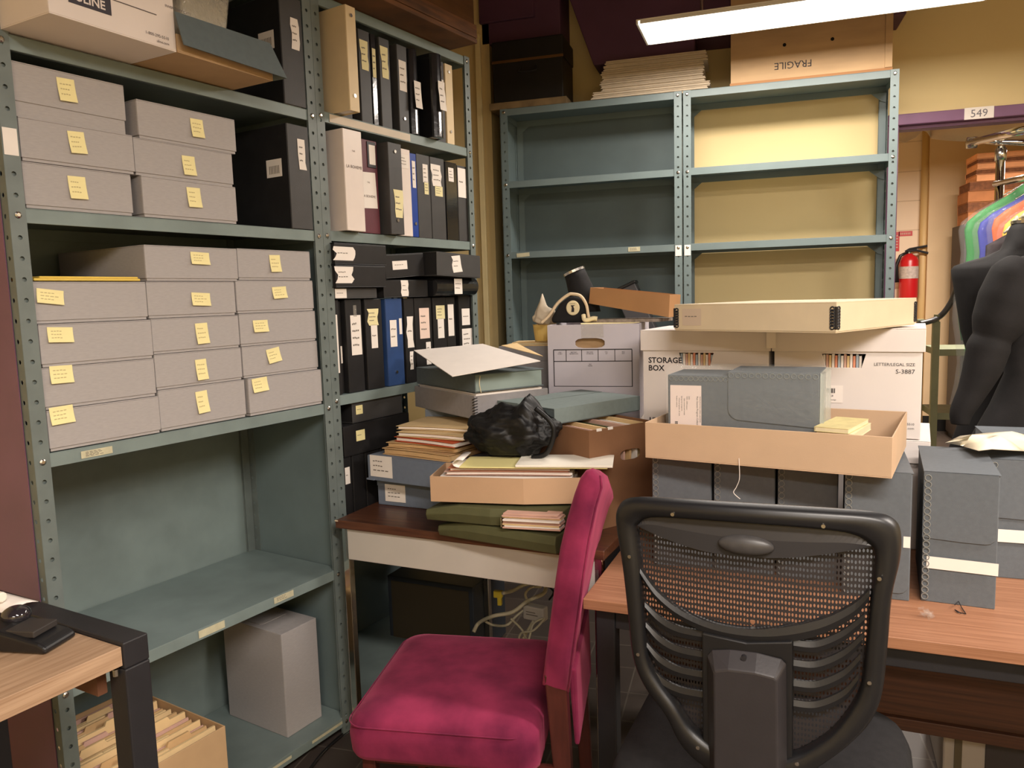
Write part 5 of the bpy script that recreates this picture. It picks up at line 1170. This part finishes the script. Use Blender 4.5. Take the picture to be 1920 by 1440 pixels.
# carton of manila folders under the table
cw, cdp, chh = .37, .445, .262
ro = ABo+ABu*(-.548)+ABn*(-.072); co_ = ro-ABu*cw
t = thing('cardboard_carton', 'open tan carton packed with manila folders, behind the table leg', 'storage box', (co_.x, co_.y, A5z+.001), ABR)
b = MB(); b.tray(cw, cdp, chh, .004); b.build('carton_body', KRAFTL, t, bevel=.001)
rnd = random.Random(5)
for k in range(30):
    y_ = .012+(cdp-.03)*k/30; hh_ = .235+.012*rnd.random()+(.012 if k % 5 == 0 else 0)
    x0, x1 = .01, cw-.012; tx = x0+(x1-x0)*((k*2 % 7)/7.5)*.8; tw_ = .07
    out = [(x0, 0), (x1, 0), (x1, hh_), (tx+tw_+.006, hh_), (tx+tw_, hh_+.012), (tx+.006, hh_+.012), (tx, hh_), (x0, hh_)] if tx > x0+.002 else [(x0, 0), (x1, 0), (x1, hh_), (x0+tw_+.006, hh_), (x0+tw_, hh_+.012), (x0, hh_+.012)]
    P = co_+ABn*y_; P.z = A5z+.007
    b = MB(); b.prism(out, 0, .004+.004*rnd.random())
    o = b.build('manila_folder', [MANILA, MANILA2, MANILA, PINKP, MANILA][(k*7) % 5], loc=tuple(P), rot=(-.065-.003*rnd.random(), 0, ABR))
    tag(o, 'manila folder filed upright in the open tan carton on the bottom shelf', 'folder', 'manila folders in the open tan carton')
pts = [PZ(x, y, .006) for x, y in ((560, 1470), (583, 1440), (605, 1412), (630, 1388), (650, 1372), (668, 1362))]
tag(MB().tube(bez(pts), .0055, 8).build('floor_cable', BLKP, smooth=True), 'black power cord on the tiles at the foot of the left shelving unit', 'cord')

# ================================================================ raspberry velvet chair
fd = U(186); sd = U(276)               # forward, towards the viewer
sc = Vector((-.72, 1.905, 0)); SZ = .478
t = thing('upholstered_chair', 'raspberry pink velvet dining chair with dark wooden legs', 'chair', tuple(sc), math.radians(186))
# seat (x forward, y towards viewer)
def rr2(x0, x1, y0, y1, r, z, n=7):
    out = []
    for (cx, cy, a0) in ((x1-r, y1-r, 0), (x0+r, y1-r, PI/2), (x0+r, y0+r, PI), (x1-r, y0+r, 1.5*PI)):
        for k in range(n): a = a0+PI/2*k/(n-1); out.append((cx+r*math.cos(a), cy+r*math.sin(a), z))
    return out
nb, fb_, yl, yr = -.235, .255, -.265, .255
b = MB(); rings = [rr2(nb, fb_-.005, yl+.005, yr-.005, .05, .372), rr2(nb, fb_, yl, yr, .05, .385), rr2(nb, fb_+.004, yl-.002, yr+.004, .052, .43), rr2(nb, fb_, yl, yr, .055, .462), rr2(nb+.01, fb_-.012, yl+.012, yr-.012, .06, .478), rr2(nb+.03, fb_-.045, yl+.045, yr-.045, .06, .490), rr2(nb+.08, fb_-.12, yl+.12, yr-.12, .04, .497), rr2(nb+.16, fb_-.22, yl+.22, yr-.22, .01, .499)]
b.loft(rings); seat = b.build('seat', VELVET, t, smooth=True)
b = MB(); q = rr2(nb+.02, fb_+.003, yl-.001, yr+.003, .053, .462); b.tube([Vector(p) for p in q[0:]]+[Vector(q[0])], .0018, 6); b.build('seat_piping', VELVET, seat, smooth=True)
# backrest from its side profile
def loc_(P): d = Vector(P)-sc; return Vector((d.dot(fd), d.dot(sd), P[2]))
YN = 1.715
lft = [(1015, 1287), (1022, 1230), (1031, 1160), (1040, 1090), (1049, 1030), (1062, 975), (1076, 928), (1087, 898), (1098, 884)]
rgt = [(1064, 1300), (1071, 1240), (1082, 1160), (1093, 1080), (1104, 1010), (1116, 952), (1127, 915), (1125, 893), (1110, 880)]
Lp = [loc_(PY(x, y, YN)) for x, y in lft]; Rp = [loc_(PY(x, y, YN)) for x, y in rgt]
bdir = Vector((-.050, .5, 0)).normalized(); bl = Vector((bdir.dot(fd), bdir.dot(sd), 0))
rings = []; WBk = .50
def side_ring(o_, shrink):
    Cn = [(a+b_)/2 for a, b_ in zip(Lp, Rp)]
    pts = [c_+(a-c_)*shrink for a, c_ in zip(Lp, Cn)]+[c_+(a-c_)*shrink for a, c_ in zip(reversed(Rp), reversed(Cn))]
    zc = .85
    f_ = max(0, o_)/WBk; return [tuple(Vector((p.x, p.y, .58+(zc+(p.z-zc)*(1-(1-shrink)*.10)-.58)*(1-.32*f_**1.5)))+bl*o_) for p in pts]
for o_, s_ in ((-.004, .55), (.0, .80), (.006, .93), (.018, 1), (WBk*.5, 1.03), (WBk-.02, 1), (WBk-.006, .93), (WBk, .8), (WBk+.003, .55)): rings.append(side_ring(o_, s_))
b = MB(); b.loft(rings); bk = b.build('backrest', VELVET, t, smooth=True)
b = MB(); b.tube([p+bl*.012+Vector((-.001, .004, 0)) for p in Rp[:-1]], .003, 6); b.build('backrest_piping', VELVET, bk, smooth=True)
# rear skirt of fabric and seat back rail
q0 = loc_(PY(1071, 1290, 1.95)); 
b = MB(); x_ = Rp[0].x-.008; ya, yb = Lp[0].y-.44, Lp[0].y-.055; b.hexa([(x_-.012, ya, .40), (x_, ya, .40), (x_, yb, .40), (x_-.012, yb, .40)], [(x_-.008, ya, .60), (x_+.012, ya, .60), (x_+.012, yb, .60), (x_-.008, yb, .60)]); b.build('rear_skirt', VELVET, t, bevel=.005)
# legs
def leg(x, y, z1, dx, wt=.036, wb=.026, z0=0):
    b = MB(); h1, h2 = wt/2, wb/2
    b.hexa([(x+dx-h2, y-h2, z0), (x+dx+h2, y-h2, z0), (x+dx+h2, y+h2, z0), (x+dx-h2, y+h2, z0)], [(x-h1, y-h1, z1), (x+h1, y-h1, z1), (x+h1, y+h1, z1), (x-h1, y+h1, z1)])
    b.build('leg', MAHOG, t, bevel=.003)
leg(.205, .215, .372, .01); leg(.205, -.225, .372, .01)
lx = (Lp[0].x+Rp[0].x)/2
for yy in (Lp[0].y-.022, Lp[0].y-.47): leg(lx-.002, yy, Lp[0].z+.03, -.03, .052, .034)
b = MB(); b.box(lx+.0, .205, yr-.05, yr-.03, .35, .372); b.box(lx, .205, yl+.03, yl+.05, .35, .372); b.build('seat_rail', MAHOG, t)

# ================================================================ mesh office chair
OD = -8.0; oc = Vector((.015, 1.375, 0))
t = thing('office_chair', 'black mesh-backed office chair seen from behind at the cherry desk', 'chair', tuple(oc), math.radians(OD))
ou = U(OD)
def L2(px, py):
    p = PP(px, py, oc, OD); return ((p-oc).dot(ou), p.z)
def smooth_loop(pts, n):
    P = [Vector((p[0], p[1], 0)) for p in pts]; m = len(P); dense = []
    for i in range(m):
        a, b_, c_, d = P[i-1], P[i], P[(i+1) % m], P[(i+2) % m]
        for k in range(6):
            u_ = k/6; dense.append(.5*((2*b_)+(-a+c_)*u_+(2*a-5*b_+4*c_-d)*u_*u_+(-a+3*b_-3*c_+d)*u_**3))
    ln = [0]
    for i in range(len(dense)): ln.append(ln[-1]+(dense[(i+1) % len(dense)]-dense[i]).length)
    out = []; j = 0
    for k in range(n):
        s_ = ln[-1]*k/n
        while ln[j+1] < s_: j += 1
        u_ = (s_-ln[j])/max(1e-9, ln[j+1]-ln[j]); q = dense[j].lerp(dense[(j+1) % len(dense)], u_); out.append((q.x, q.y))
    return out
outer = [(1146, 985), (1151, 957), (1172, 941), (1220, 938), (1330, 942), (1450, 949), (1560, 958), (1640, 968), (1676, 982), (1691, 1008), (1690, 1060), (1674, 1130), (1666, 1220), (1656, 1310), (1636, 1362), (1592, 1405), (1540, 1440), (1490, 1468), (1400, 1475), (1320, 1440), (1275, 1400), (1245, 1345), (1205, 1295), (1181, 1240), (1170, 1150), (1160, 1070)]
inner = [(1188, 1003), (1193, 988), (1212, 977), (1250, 974), (1340, 977), (1450, 985), (1540, 995), (1592, 1006), (1622, 1022), (1639, 1045), (1637, 1090), (1630, 1150), (1623, 1220), (1615, 1290), (1598, 1330), (1562, 1375), (1522, 1402), (1480, 1418), (1400, 1428), (1335, 1395), (1296, 1365), (1268, 1325), (1236, 1285), (1212, 1240), (1202, 1150), (1196, 1070)]
def resamp(pts):
    P = [Vector((*L2(*p), 0)) for p in pts]; m = len(P); out = []
    for i in range(m):
        a, b_, c_, d = P[i-1], P[i], P[(i+1) % m], P[(i+2) % m]
        for k in range(4):
            u_ = k/4; q = .5*((2*b_)+(-a+c_)*u_+(2*a-5*b_+4*c_-d)*u_*u_+(-a+3*b_-3*c_+d)*u_**3); out.append((q.x, q.y))
    return out
Oo, Oi = resamp(outer), resamp(inner)
def cv(x): return .42*x*x
b = MB(); n = len(Oo); rings = []
for s_, y_ in ((0, .010), (.07, -.004), (.22, -.012), (.78, -.013), (.95, -.006), (1, .006), (.95, .024), (.5, .030), (.1, .026)):
    rings.append([(o_[0]*(1-s_)+i_[0]*s_, y_+cv(o_[0]), o_[1]*(1-s_)+i_[1]*s_) for o_, i_ in zip(Oo, Oi)])
rings.append(rings[0]); b.loft(rings, cap=False); fr = b.build('back_frame', BLKP, t, smooth=True)
for (px, py) in ((1262, 963), (1544, 985), (1178, 1046), (1195, 1229), (1310, 1397), (1649, 1088), (1630, 1283), (1495, 1427)):
    x_, z_ = L2(px, py); bb = MB(); bb.tube([(x_, cv(x_)-.0105, z_), (x_, cv(x_)-.0135, z_)], .0035, 10); bb.build('screw', METAL, fr)
cx_ = sum(p[0] for p in Oi)/n; cz_ = sum(p[1] for p in Oi)/n
b = MB(); rings = [[(cx_+(p[0]-cx_)*s_*1.015, .020+cv(cx_+(p[0]-cx_)*s_), cz_+(p[1]-cz_)*s_*1.01) for p in Oi] for s_ in (.02, .2, .4, .6, .8, 1)]
b.loft(rings, cap=False); b.build('mesh_fabric', weave('chair_mesh', (38, 33, 34), (170, 0, 95), .30), t, smooth=True)
def pp_(pts, y0, y1, name, m, bev=.002, par=None, cvd=True):
    b = MB(); P = [L2(*p) for p in pts]; k = len(P)
    vs = [(x, y0+(cv(x) if cvd else 0), z) for x, z in P]+[(x, y1+(cv(x) if cvd else 0), z) for x, z in P]
    b.add(vs, [tuple(range(k)), tuple(range(2*k-1, k-1, -1))]+[(i, i+k, (i+1) % k+k, (i+1) % k) for i in range(k)])
    return b.build(name, m, par or t, bevel=bev)
#TOPPANEL
x_, z_ = L2(1398, 1023); x2, z2_ = L2(1452, 1023); x3, z3 = L2(1398, 1004)
bm = bmesh.new(); bmesh.ops.create_uvsphere(bm, u_segments=28, v_segments=14, radius=1)
for v in bm.verts: v.co = Vector((x_+v.co.x*(x2-x_), .002+v.co.y*.014, z_+v.co.z*(z3-z_)))
me = bpy.data.meshes.new('oval_boss'); bm.to_mesh(me); bm.free(); me.materials.append(mat('grey_plastic', (62, 60, 60), .4, noise=.1, ns=60))
for p in me.polygons: p.use_smooth = True
o = bpy.data.objects.new('oval_boss', me); COL.objects.link(o); o.parent = t
#BAND
def strip(top, bot, y0, y1, name, m):
    b = MB(); T_ = [L2(v.x, v.y) for v in bez([(p[0], p[1], 0) for p in top], 8)]; B_ = [L2(v.x, v.y) for v in bez([(p[0], p[1], 0) for p in bot], 8)]
    n_ = 40; S = lambda L, u_: (lambda k, f: (L[k][0]*(1-f)+L[k+1][0]*f, L[k][1]*(1-f)+L[k+1][1]*f))(min(int(u_*(len(L)-1)), len(L)-2), u_*(len(L)-1)-min(int(u_*(len(L)-1)), len(L)-2))
    rings = []
    for i in range(n_+1):
        a_, c_ = S(T_, i/n_), S(B_, i/n_); mx, mz = (a_[0]+c_[0])/2, (a_[1]+c_[1])/2
        rings.append([(a_[0], y0+.004+cv(a_[0]), a_[1]), (mx, y0+cv(mx), mz), (c_[0], y0+.002+cv(c_[0]), c_[1]), (c_[0], y1+cv(c_[0]), c_[1]), (a_[0], y1+cv(a_[0]), a_[1])])
    b.loft(rings); return b.build(name, m, t, smooth=False)
strip([(1190, 990), (1212, 972), (1262, 968), (1340, 971), (1450, 979), (1550, 989), (1608, 1002), (1640, 1030)], [(1190, 993), (1215, 1003), (1255, 1018), (1320, 1036), (1400, 1046), (1480, 1048), (1560, 1042), (1640, 1032)], .002, .018, 'top_panel', mat('panel_plastic', (48, 47, 49), .42))
strip([(1194, 1072), (1232, 1118), (1290, 1156), (1370, 1178), (1450, 1181), (1540, 1166), (1600, 1140), (1631, 1114)], [(1197, 1088), (1225, 1128), (1268, 1162), (1335, 1192), (1430, 1207), (1520, 1199), (1592, 1170), (1630, 1134)], .0, .018, 'lumbar_band', BLKP)
for k in range(4):
    dy = 38*k
    a0, a1 = (1203+2*k, 1138+dy), (1317, 1188+dy)
    top = [a0, (1235, a0[1]+26), (1270, a0[1]+42), a1]; bot = [(1317, a1[1]+19), (1265, a0[1]+60), (1230, a0[1]+42), (1205+2*k, a0[1]+14)]
    strip(top, bot[::-1], .004, .014, 'lumbar_rib', BLKP)
    a0, a1 = (1487, 1204+dy), (1622-4*k, 1160+dy)
    top = [a0, (1530, a0[1]+4), (1580, a1[1]+30), a1]; bot = [(1620-4*k, a1[1]+20), (1582, a1[1]+50), (1532, a0[1]+24), (1487, a0[1]+19)]
    strip(top, bot[::-1], .004, .014, 'lumbar_rib', BLKP)
pp_([(1316, 1186), (1400, 1203), (1486, 1203), (1486, 1445), (1480, 1500), (1330, 1500), (1318, 1440)], -.004, .016, 'lumbar_plate', BLKP, .003)
b = MB(); P = [L2(*p) for p in ((1326, 1226), (1336, 1215), (1370, 1214), (1420, 1220), (1466, 1232), (1476, 1242), (1478, 1500), (1330, 1500))]; k = len(P)
cx2 = sum(p[0] for p in P)/k; cz2 = L2(1400, 1380)[1]
inn = [L2(*p) for p in ((1344, 1248), (1346, 1243), (1370, 1240), (1420, 1246), (1455, 1255), (1460, 1260), (1462, 1500), (1346, 1500))]
vs = [(x, -.004, z) for x, z in P]+[(x, -.034, z) for x, z in inn]
b.add(vs, [tuple(range(k, 2*k))]+[(i, (i+1) % k, (i+1) % k+k, i+k) for i in range(k)]+[tuple(range(k-1, -1, -1))]); b.build('spine_cover', mat('spine_plastic', (46, 43, 45), .42, noise=.06, ns=25, bump=.05, bs=200), t, bevel=.003)
x_, z_ = L2(1397, 1226); bb = MB(); bb.tube([(x_, -.012, z_), (x_, -.020, z_)], .005, 10); bb.build('screw', BLKM, t)
# upright, seat, gas column, star base
b = MB(); zb_s = L2(1400, 1500)[1]
b.tube(bez([(.0, .0, zb_s+.06), (0, -.01, zb_s-.02), (0, .02, .47), (0, .10, .405), (0, .26, .40)]), .026, 12); b.build('back_support', BLKP, t, smooth=True)
b = MB(); y0s, y1s = .035, .53
b.loft([rr2(-.27, .27, y0s+.02, y1s-.02, .10, .425), rr2(-.29, .29, y0s, y1s, .11, .45), rr2(-.295, .295, y0s, y1s, .11, .51), rr2(-.28, .28, y0s+.01, y1s-.01, .11, .545), rr2(-.22, .22, y0s+.06, y1s-.06, .08, .558)])
b.build('seat', BLKF, t, smooth=True)
b = MB(); b.tube([(0, .27, .08), (0, .27, .26)], .028, 16); b.tube([(0, .27, .26), (0, .27, .42)], .018, 16); b.build('gas_column', BLKM, t, smooth=True)
MB().box(-.09, .09, .16, .36, .395, .424).build('seat_mechanism', BLKM, t, bevel=.01)
for k in range(5):
    a = 2*PI*k/5+.3; c_, s_ = math.cos(a), math.sin(a)
    MB().tube([(c_*.03, .27+s_*.03, .095), (c_*.20, .27+s_*.20, .085), (c_*.285, .27+s_*.285, .068)], [.022, .018, .014], 10).build('base_arm', BLKP, t, smooth=True)
    MB().tube([(c_*.285-s_*.016, .27+s_*.285+c_*.016, .029), (c_*.285+s_*.016, .27+s_*.285-c_*.016, .029)], .027, 16).build('caster', BLKP, t)

# ================================================================ right side: dress forms, clothes rack, cart
def body(name, label, cpx, Y, prof, m, cat='dress form', dpt=.48, stand=True, z0=None):
    """prof: (pixel row, half width m)"""
    cx = PY(cpx, 560, Y).x; t = thing(name, label, cat, (cx, Y, 0), 0); rings = []
    for py, hw_ in prof:
        z = HZ((cx, Y), py); d_ = hw_*dpt if hw_ > .08 else hw_
        rings.append([(hw_*math.copysign(abs(math.cos(a))**.85, math.cos(a)), d_*math.copysign(abs(math.sin(a))**.9, math.sin(a)), z) for a in [2*PI*k/32 for k in range(32)]])
    MB().loft(rings).build('torso_cover', m, t, smooth=True)
    zl = rings[-1][0][2]
    if stand:
        MB().tube([(0, 0, .03), (0, 0, zl+.05)], .016, 12).build('stand_pole', METAL, t)
        MB().loft([[(r_*math.cos(a), r_*math.sin(a), z) for a in [2*PI*k/24 for k in range(24)]] for r_, z in ((.17, 0), (.17, .012), (.03, .035))]).build('stand_base', BLKM, t)
    return t, cx
DF = mat('dress_form_jersey', (27, 26, 27), .8, noise=.15, ns=30, bump=.2, bs=600)
t, cx = body('dress_form', 'black dress form with square shoulders beside the bagged clothes', 1918, 3.35,
     [(418, .045), (432, .058), (448, .066), (466, .080), (478, .13), (486, .19), (494, .235), (502, .245), (520, .240), (560, .225), (620, .205), (680, .170), (720, .165), (790, .20), (860, .24), (940, .24)], DF)
MB().loft([[(.05*math.cos(a), .05*math.sin(a), HZ((cx, 3.35), p_)) for a in [2*PI*k/20 for k in range(20)]] for p_ in (419, 413)]).build('neck_cap', METAL, t)
DK = mat('black_velour', (24, 22, 23), .85, noise=.3, ns=14, bump=.15, bs=300)
t, cx = body('black_dress', 'black long-sleeved dress on a stand in front of the square-shouldered form', 1985, 3.0,
     [(455, .06), (475, .10), (490, .16), (505, .19), (540, .20), (620, .18), (700, .150), (760, .19), (830, .25), (900, .30), (1000, .34)], DK, cat='dress')
def sleeve(pxs, yo):
    pts = [PY(x, y, 3.0+yo)-Vector((cx, 3.0, 0)) for x, y, r_ in pxs]; R_ = [r_*3.05/1440 for x, y, r_ in pxs]
    P_ = bez(pts, 5); RR = []
    for i in range(len(P_)):
        u_ = i/5; k = min(int(u_), len(R_)-2); f_ = u_-k; RR.append(R_[k]*(1-f_)+R_[k+1]*f_)
    MB().tube(P_, RR, 20).build('sleeve', DK, t, smooth=True)
sleeve([(1925, 492, 20), (1908, 515, 38), (1890, 560, 42), (1872, 605, 38), (1860, 634, 28), (1853, 652, 31), (1842, 690, 28), (1822, 735, 21), (1803, 772, 17), (1800, 795, 13)], -.08)
sleeve([(2050, 492, 20), (2070, 515, 38), (2088, 560, 42), (2100, 610, 38), (2110, 650, 28), (2115, 720, 22), (2120, 780, 14)], -.08)
# bagged clothes
def garment(label, lpx, Y, cpx, top, sh, bot, m, m2=None, mid=None, hem=None):
    c_ = PY(cpx, 560, Y); t = thing('bagged_garment', label, 'garment', (c_.x, Y, 0), 0, 'clothes in plastic bags on the pipe rack')
    X = lambda p: PY(p, 560, Y).x-c_.x
    Zz = lambda p: HZ((c_.x, Y), p)
    hw_ = -X(lpx)
    def shape(zl, zh, sc_, thk, name, mm):
        rings = []; z1, z2, z3 = Zz(top), Zz(sh), Zz(bot)
        rows = [(z1, .05), (z1-(z1-z2)*.35, .35), (z1-(z1-z2)*.75, .78), (z2, .96), (z2-.04, 1.0)]
        k = 8
        for i in range(1, k+1): rows.append((z2-.04-(z2-.04-z3)*i/k, 1.0-.05*math.sin(i*1.3)))
        rows = [r_ for r_ in rows if zl <= r_[0] <= zh]
        for z_, f_ in rows:
            w2 = hw_*f_*sc_; rings.append([(w2*math.cos(a), thk*math.sin(a)*(1+.25*math.sin(3*a+z_*6)), z_) for a in [2*PI*j/28 for j in range(28)]])
        return MB().loft(rings, cap=(name != 'plastic_cover')).build(name, mm, t, smooth=True)
    if mid: shape(Zz(mid), 9, .95, .028, 'garment_top', m); shape(-1, Zz(mid)+.09, .90, .024, 'garment_skirt', m2)
    else: shape(-1, 9, .95, .028, 'garment_cloth', m)
    shape(-1, 9, 1.04, .036, 'plastic_cover', PLAST2)
    zt = Zz(top); MB().tube(bez([(-hw_*.4, 0, zt-.06), (0, 0, zt+.01), (0, 0, zt+.05), (.018, 0, zt+.075), (0, .0, zt+.095), (-.018, 0, zt+.08)]), .003, 6).build('hanger_hook', METAL, t, smooth=True)
GC = lambda n_, c_: mat(n_, c_, .55, noise=.2, ns=7, stretch=(4, 4, .6))
garment('green bagged costume, leftmost and furthest back on the pipe rack', 1797, 4.10, 1925, 338, 410, 760, GC('green_satin', (52, 150, 72)), GC('green_skirt', (58, 168, 74)), 655)
garment('royal blue bagged costume between the green and the orange one', 1822, 4.00, 1945, 345, 412, 740, GC('blue_satin', (52, 64, 170)))
garment('orange bagged costume next to the yellow one on the pipe rack', 1848, 3.90, 1970, 340, 405, 720, GC('orange_satin', (238, 104, 50)))
garment('yellow bagged costume nearest on the pipe rack', 1868, 3.80, 1990, 345, 415, 700, GC('yellow_satin', (226, 190, 60)))
o = thing('bagged_garment', 'dark patterned bagged costume with pale ruffles, right of the yellow one', 'garment', tuple(PY(1900, 430, 3.66)), 0, 'clothes in plastic bags on the pipe rack')
b = MB(); rnd = random.Random(3)
for k in range(16):
    x_, z_ = rnd.uniform(-.06, .10), rnd.uniform(-.10, .06); b.tube([(x_-.012, rnd.uniform(-.01, .01), z_), (x_, -.02, z_+.014), (x_+.014, rnd.uniform(-.01, .01), z_-.004)], [.005, .012, .004], 7)
b.build('ruffles', mat('ivory_ruffle', (216, 206, 186), .5, noise=.5, ns=60), o, smooth=True)
b = MB(); b.loft([[(.02+w2*math.cos(a), .03+.022*math.sin(a), z_) for a in [2*PI*j/20 for j in range(20)]] for w2, z_ in ((.04, -.02), (.11, -.06), (.12, -.9))]); b.build('garment_cloth', mat('dark_pattern', (52, 44, 46), .7, noise=.4, ns=30), o, smooth=True)
# pipe rack
t = thing('pipe_rack', 'galvanised pipe clothes rack standing at the doorway', 'clothes rack', (PY(1876, 300, 4.19).x, 4.19, 0), 0); rx = t.location.x
q = lambda x, y, Y=4.19: PY(x, y, Y)-Vector((rx, 4.19, 0))
b = MB(); b.tube([q(1818, 268, 4.19), q(1995, 226, 3.2)], .017, 14); b.build('top_rail', CHROME, t, smooth=True)
b = MB(); b.tube([q(1826, 262, 4.23), q(1876, 266, 4.19), q(1990, 270, 4.0)], .014, 14); b.build('cross_rail', CHROME, t, smooth=True)
b = MB(); b.tube([q(1818, 268, 4.19)+Vector((-.012, 0, 0)), q(1818, 268, 4.19)+Vector((.03, 0, .0))], .026, 14); b.tube([q(1868, 262), q(1886, 262)], .024, 14); b.build('pipe_fitting', METAL, t, smooth=True)
pz = q(1876, 266); MB().tube([(0, 0, .06), (0, 0, pz.z-.02)], .019, 14).build('post', CHROME, t, smooth=True)
MB().tube([(0, 0, pz.z-.085), (0, 0, pz.z-.03)], .024, 14).build('pipe_fitting', METAL, t, smooth=True)
MB().tube([q(1866, 345, 4.19), q(1995, 318, 3.4)], .014, 12).build('hanging_rail', CHROME, t, smooth=True)
for s_ in (-1, 1): MB().tube([(0, 0, .05), (0, s_*.10, .04)], .017, 10).build('foot', METAL, t)
# brown folders on a cabinet in the far room
cb_ = PY(1812, 345, 8.2); zt_c = HZ(cb_, 420)
t = thing('cabinet', 'dark cabinet in the far room with brown folders piled on it', 'cabinet', (cb_.x, 8.2, 0), 0)
MB().box(0, 1.2, 0, .45, .05, zt_c).build('cabinet_body', mat('dark_cabinet', (46, 36, 32), .5), t, bevel=.004); MB().box(.02, 1.18, .02, .43, 0, .05).build('plinth', BLKM, t)
for k in (0, 1): MB().box(.02+.59*k, .59+.59*k, -.015, -.001, .08, zt_c-.03).build('door', mat('dark_cabinet', (46, 36, 32), .5), t, bevel=.003)
rnd = random.Random(9); z_ = zt_c+.002
for k in range(9):
    hh_ = [.11, .09, .10, .085, .06, .05, .05, .045, .05][k]; brown = k < 4
    o = thing('expanding_folder', '%s of the nine brown and salmon folders piled on the far cabinet' % ['lowest', 'second from the bottom', 'third from the bottom', 'fourth from the bottom', 'middle', 'fourth from the top', 'third from the top', 'second from the top', 'topmost'][k], 'folder', (cb_.x+.02++.012*rnd.random()+(.06 if not brown else 0), 8.22, z_), 0, 'brown folders on the far cabinet')
    m_ = mat('expanding_brown', (176, 112, 66), .7, noise=.1, ns=10) if brown else mat('salmon_paper', (240, 170, 120), .7, noise=.1, ns=10)
    MB().box(.004, .756, .004, .35, .003, hh_-.008).build('papers', mat('inner_dark', (120, 74, 46), .8, noise=.3, ns=30) if k % 2 else m_, o)
    b = MB(); b.box(0, .76, 0, .354, 0, .003); b.box(0, .76, 0, .354, hh_-.008, hh_-.004); b.box(0, .76, .351, .354, .003, hh_-.008); b.build('cover', m_, o, rot=(0, rnd.uniform(-.006, .006), 0)); z_ += hh_
# green steel cart
cp = PY(1749, 800, 6.2); t = thing('utility_cart', 'green steel cart with a dark curved handle against the far wall', 'cart', (cp.x, 6.2, 0), 0)
GS = mat('green_steel', (108, 112, 90), .5, noise=.1, ns=10)
for x_ in (0, .62):
    for y_ in (0, .5): MB().box(x_-.024, x_+.024, y_-.02, y_+.02, .10, HZ(cp, 603) if x_ == 0 else HZ(cp, 655)).build('post', GS, t, bevel=.003)
for py in (655, 775): z_ = HZ(cp, py); MB().box(.0245, .5955, .0205, .4795, z_-.05, z_).build('shelf', GS, t, bevel=.003)
MB().tube(bez([q_-Vector((cp.x, 6.2, 0)) for q_ in (PY(1724, 607, 6.1), PY(1745, 602, 6.15), PY(1758, 596, 6.2), PY(1770, 586, 6.2), PY(1784, 565, 6.2), PY(1793, 540, 6.2), PY(1798, 515, 6.2))]), .020, 12).build('handle', BLKM, t, smooth=True)
MB().tube([Vector((.0, 0, HZ(cp, 603))), PY(1757, 590, 6.2)-Vector((cp.x, 6.2, 0))], .02, 10).build('handle_bracket', GS, t)
for x_ in (.0, .62):
    for y_ in (.0, .5): MB().tube([(x_, y_-.014, .05), (x_, y_+.014, .05)], .05, 16).build('caster', BLKP, t)
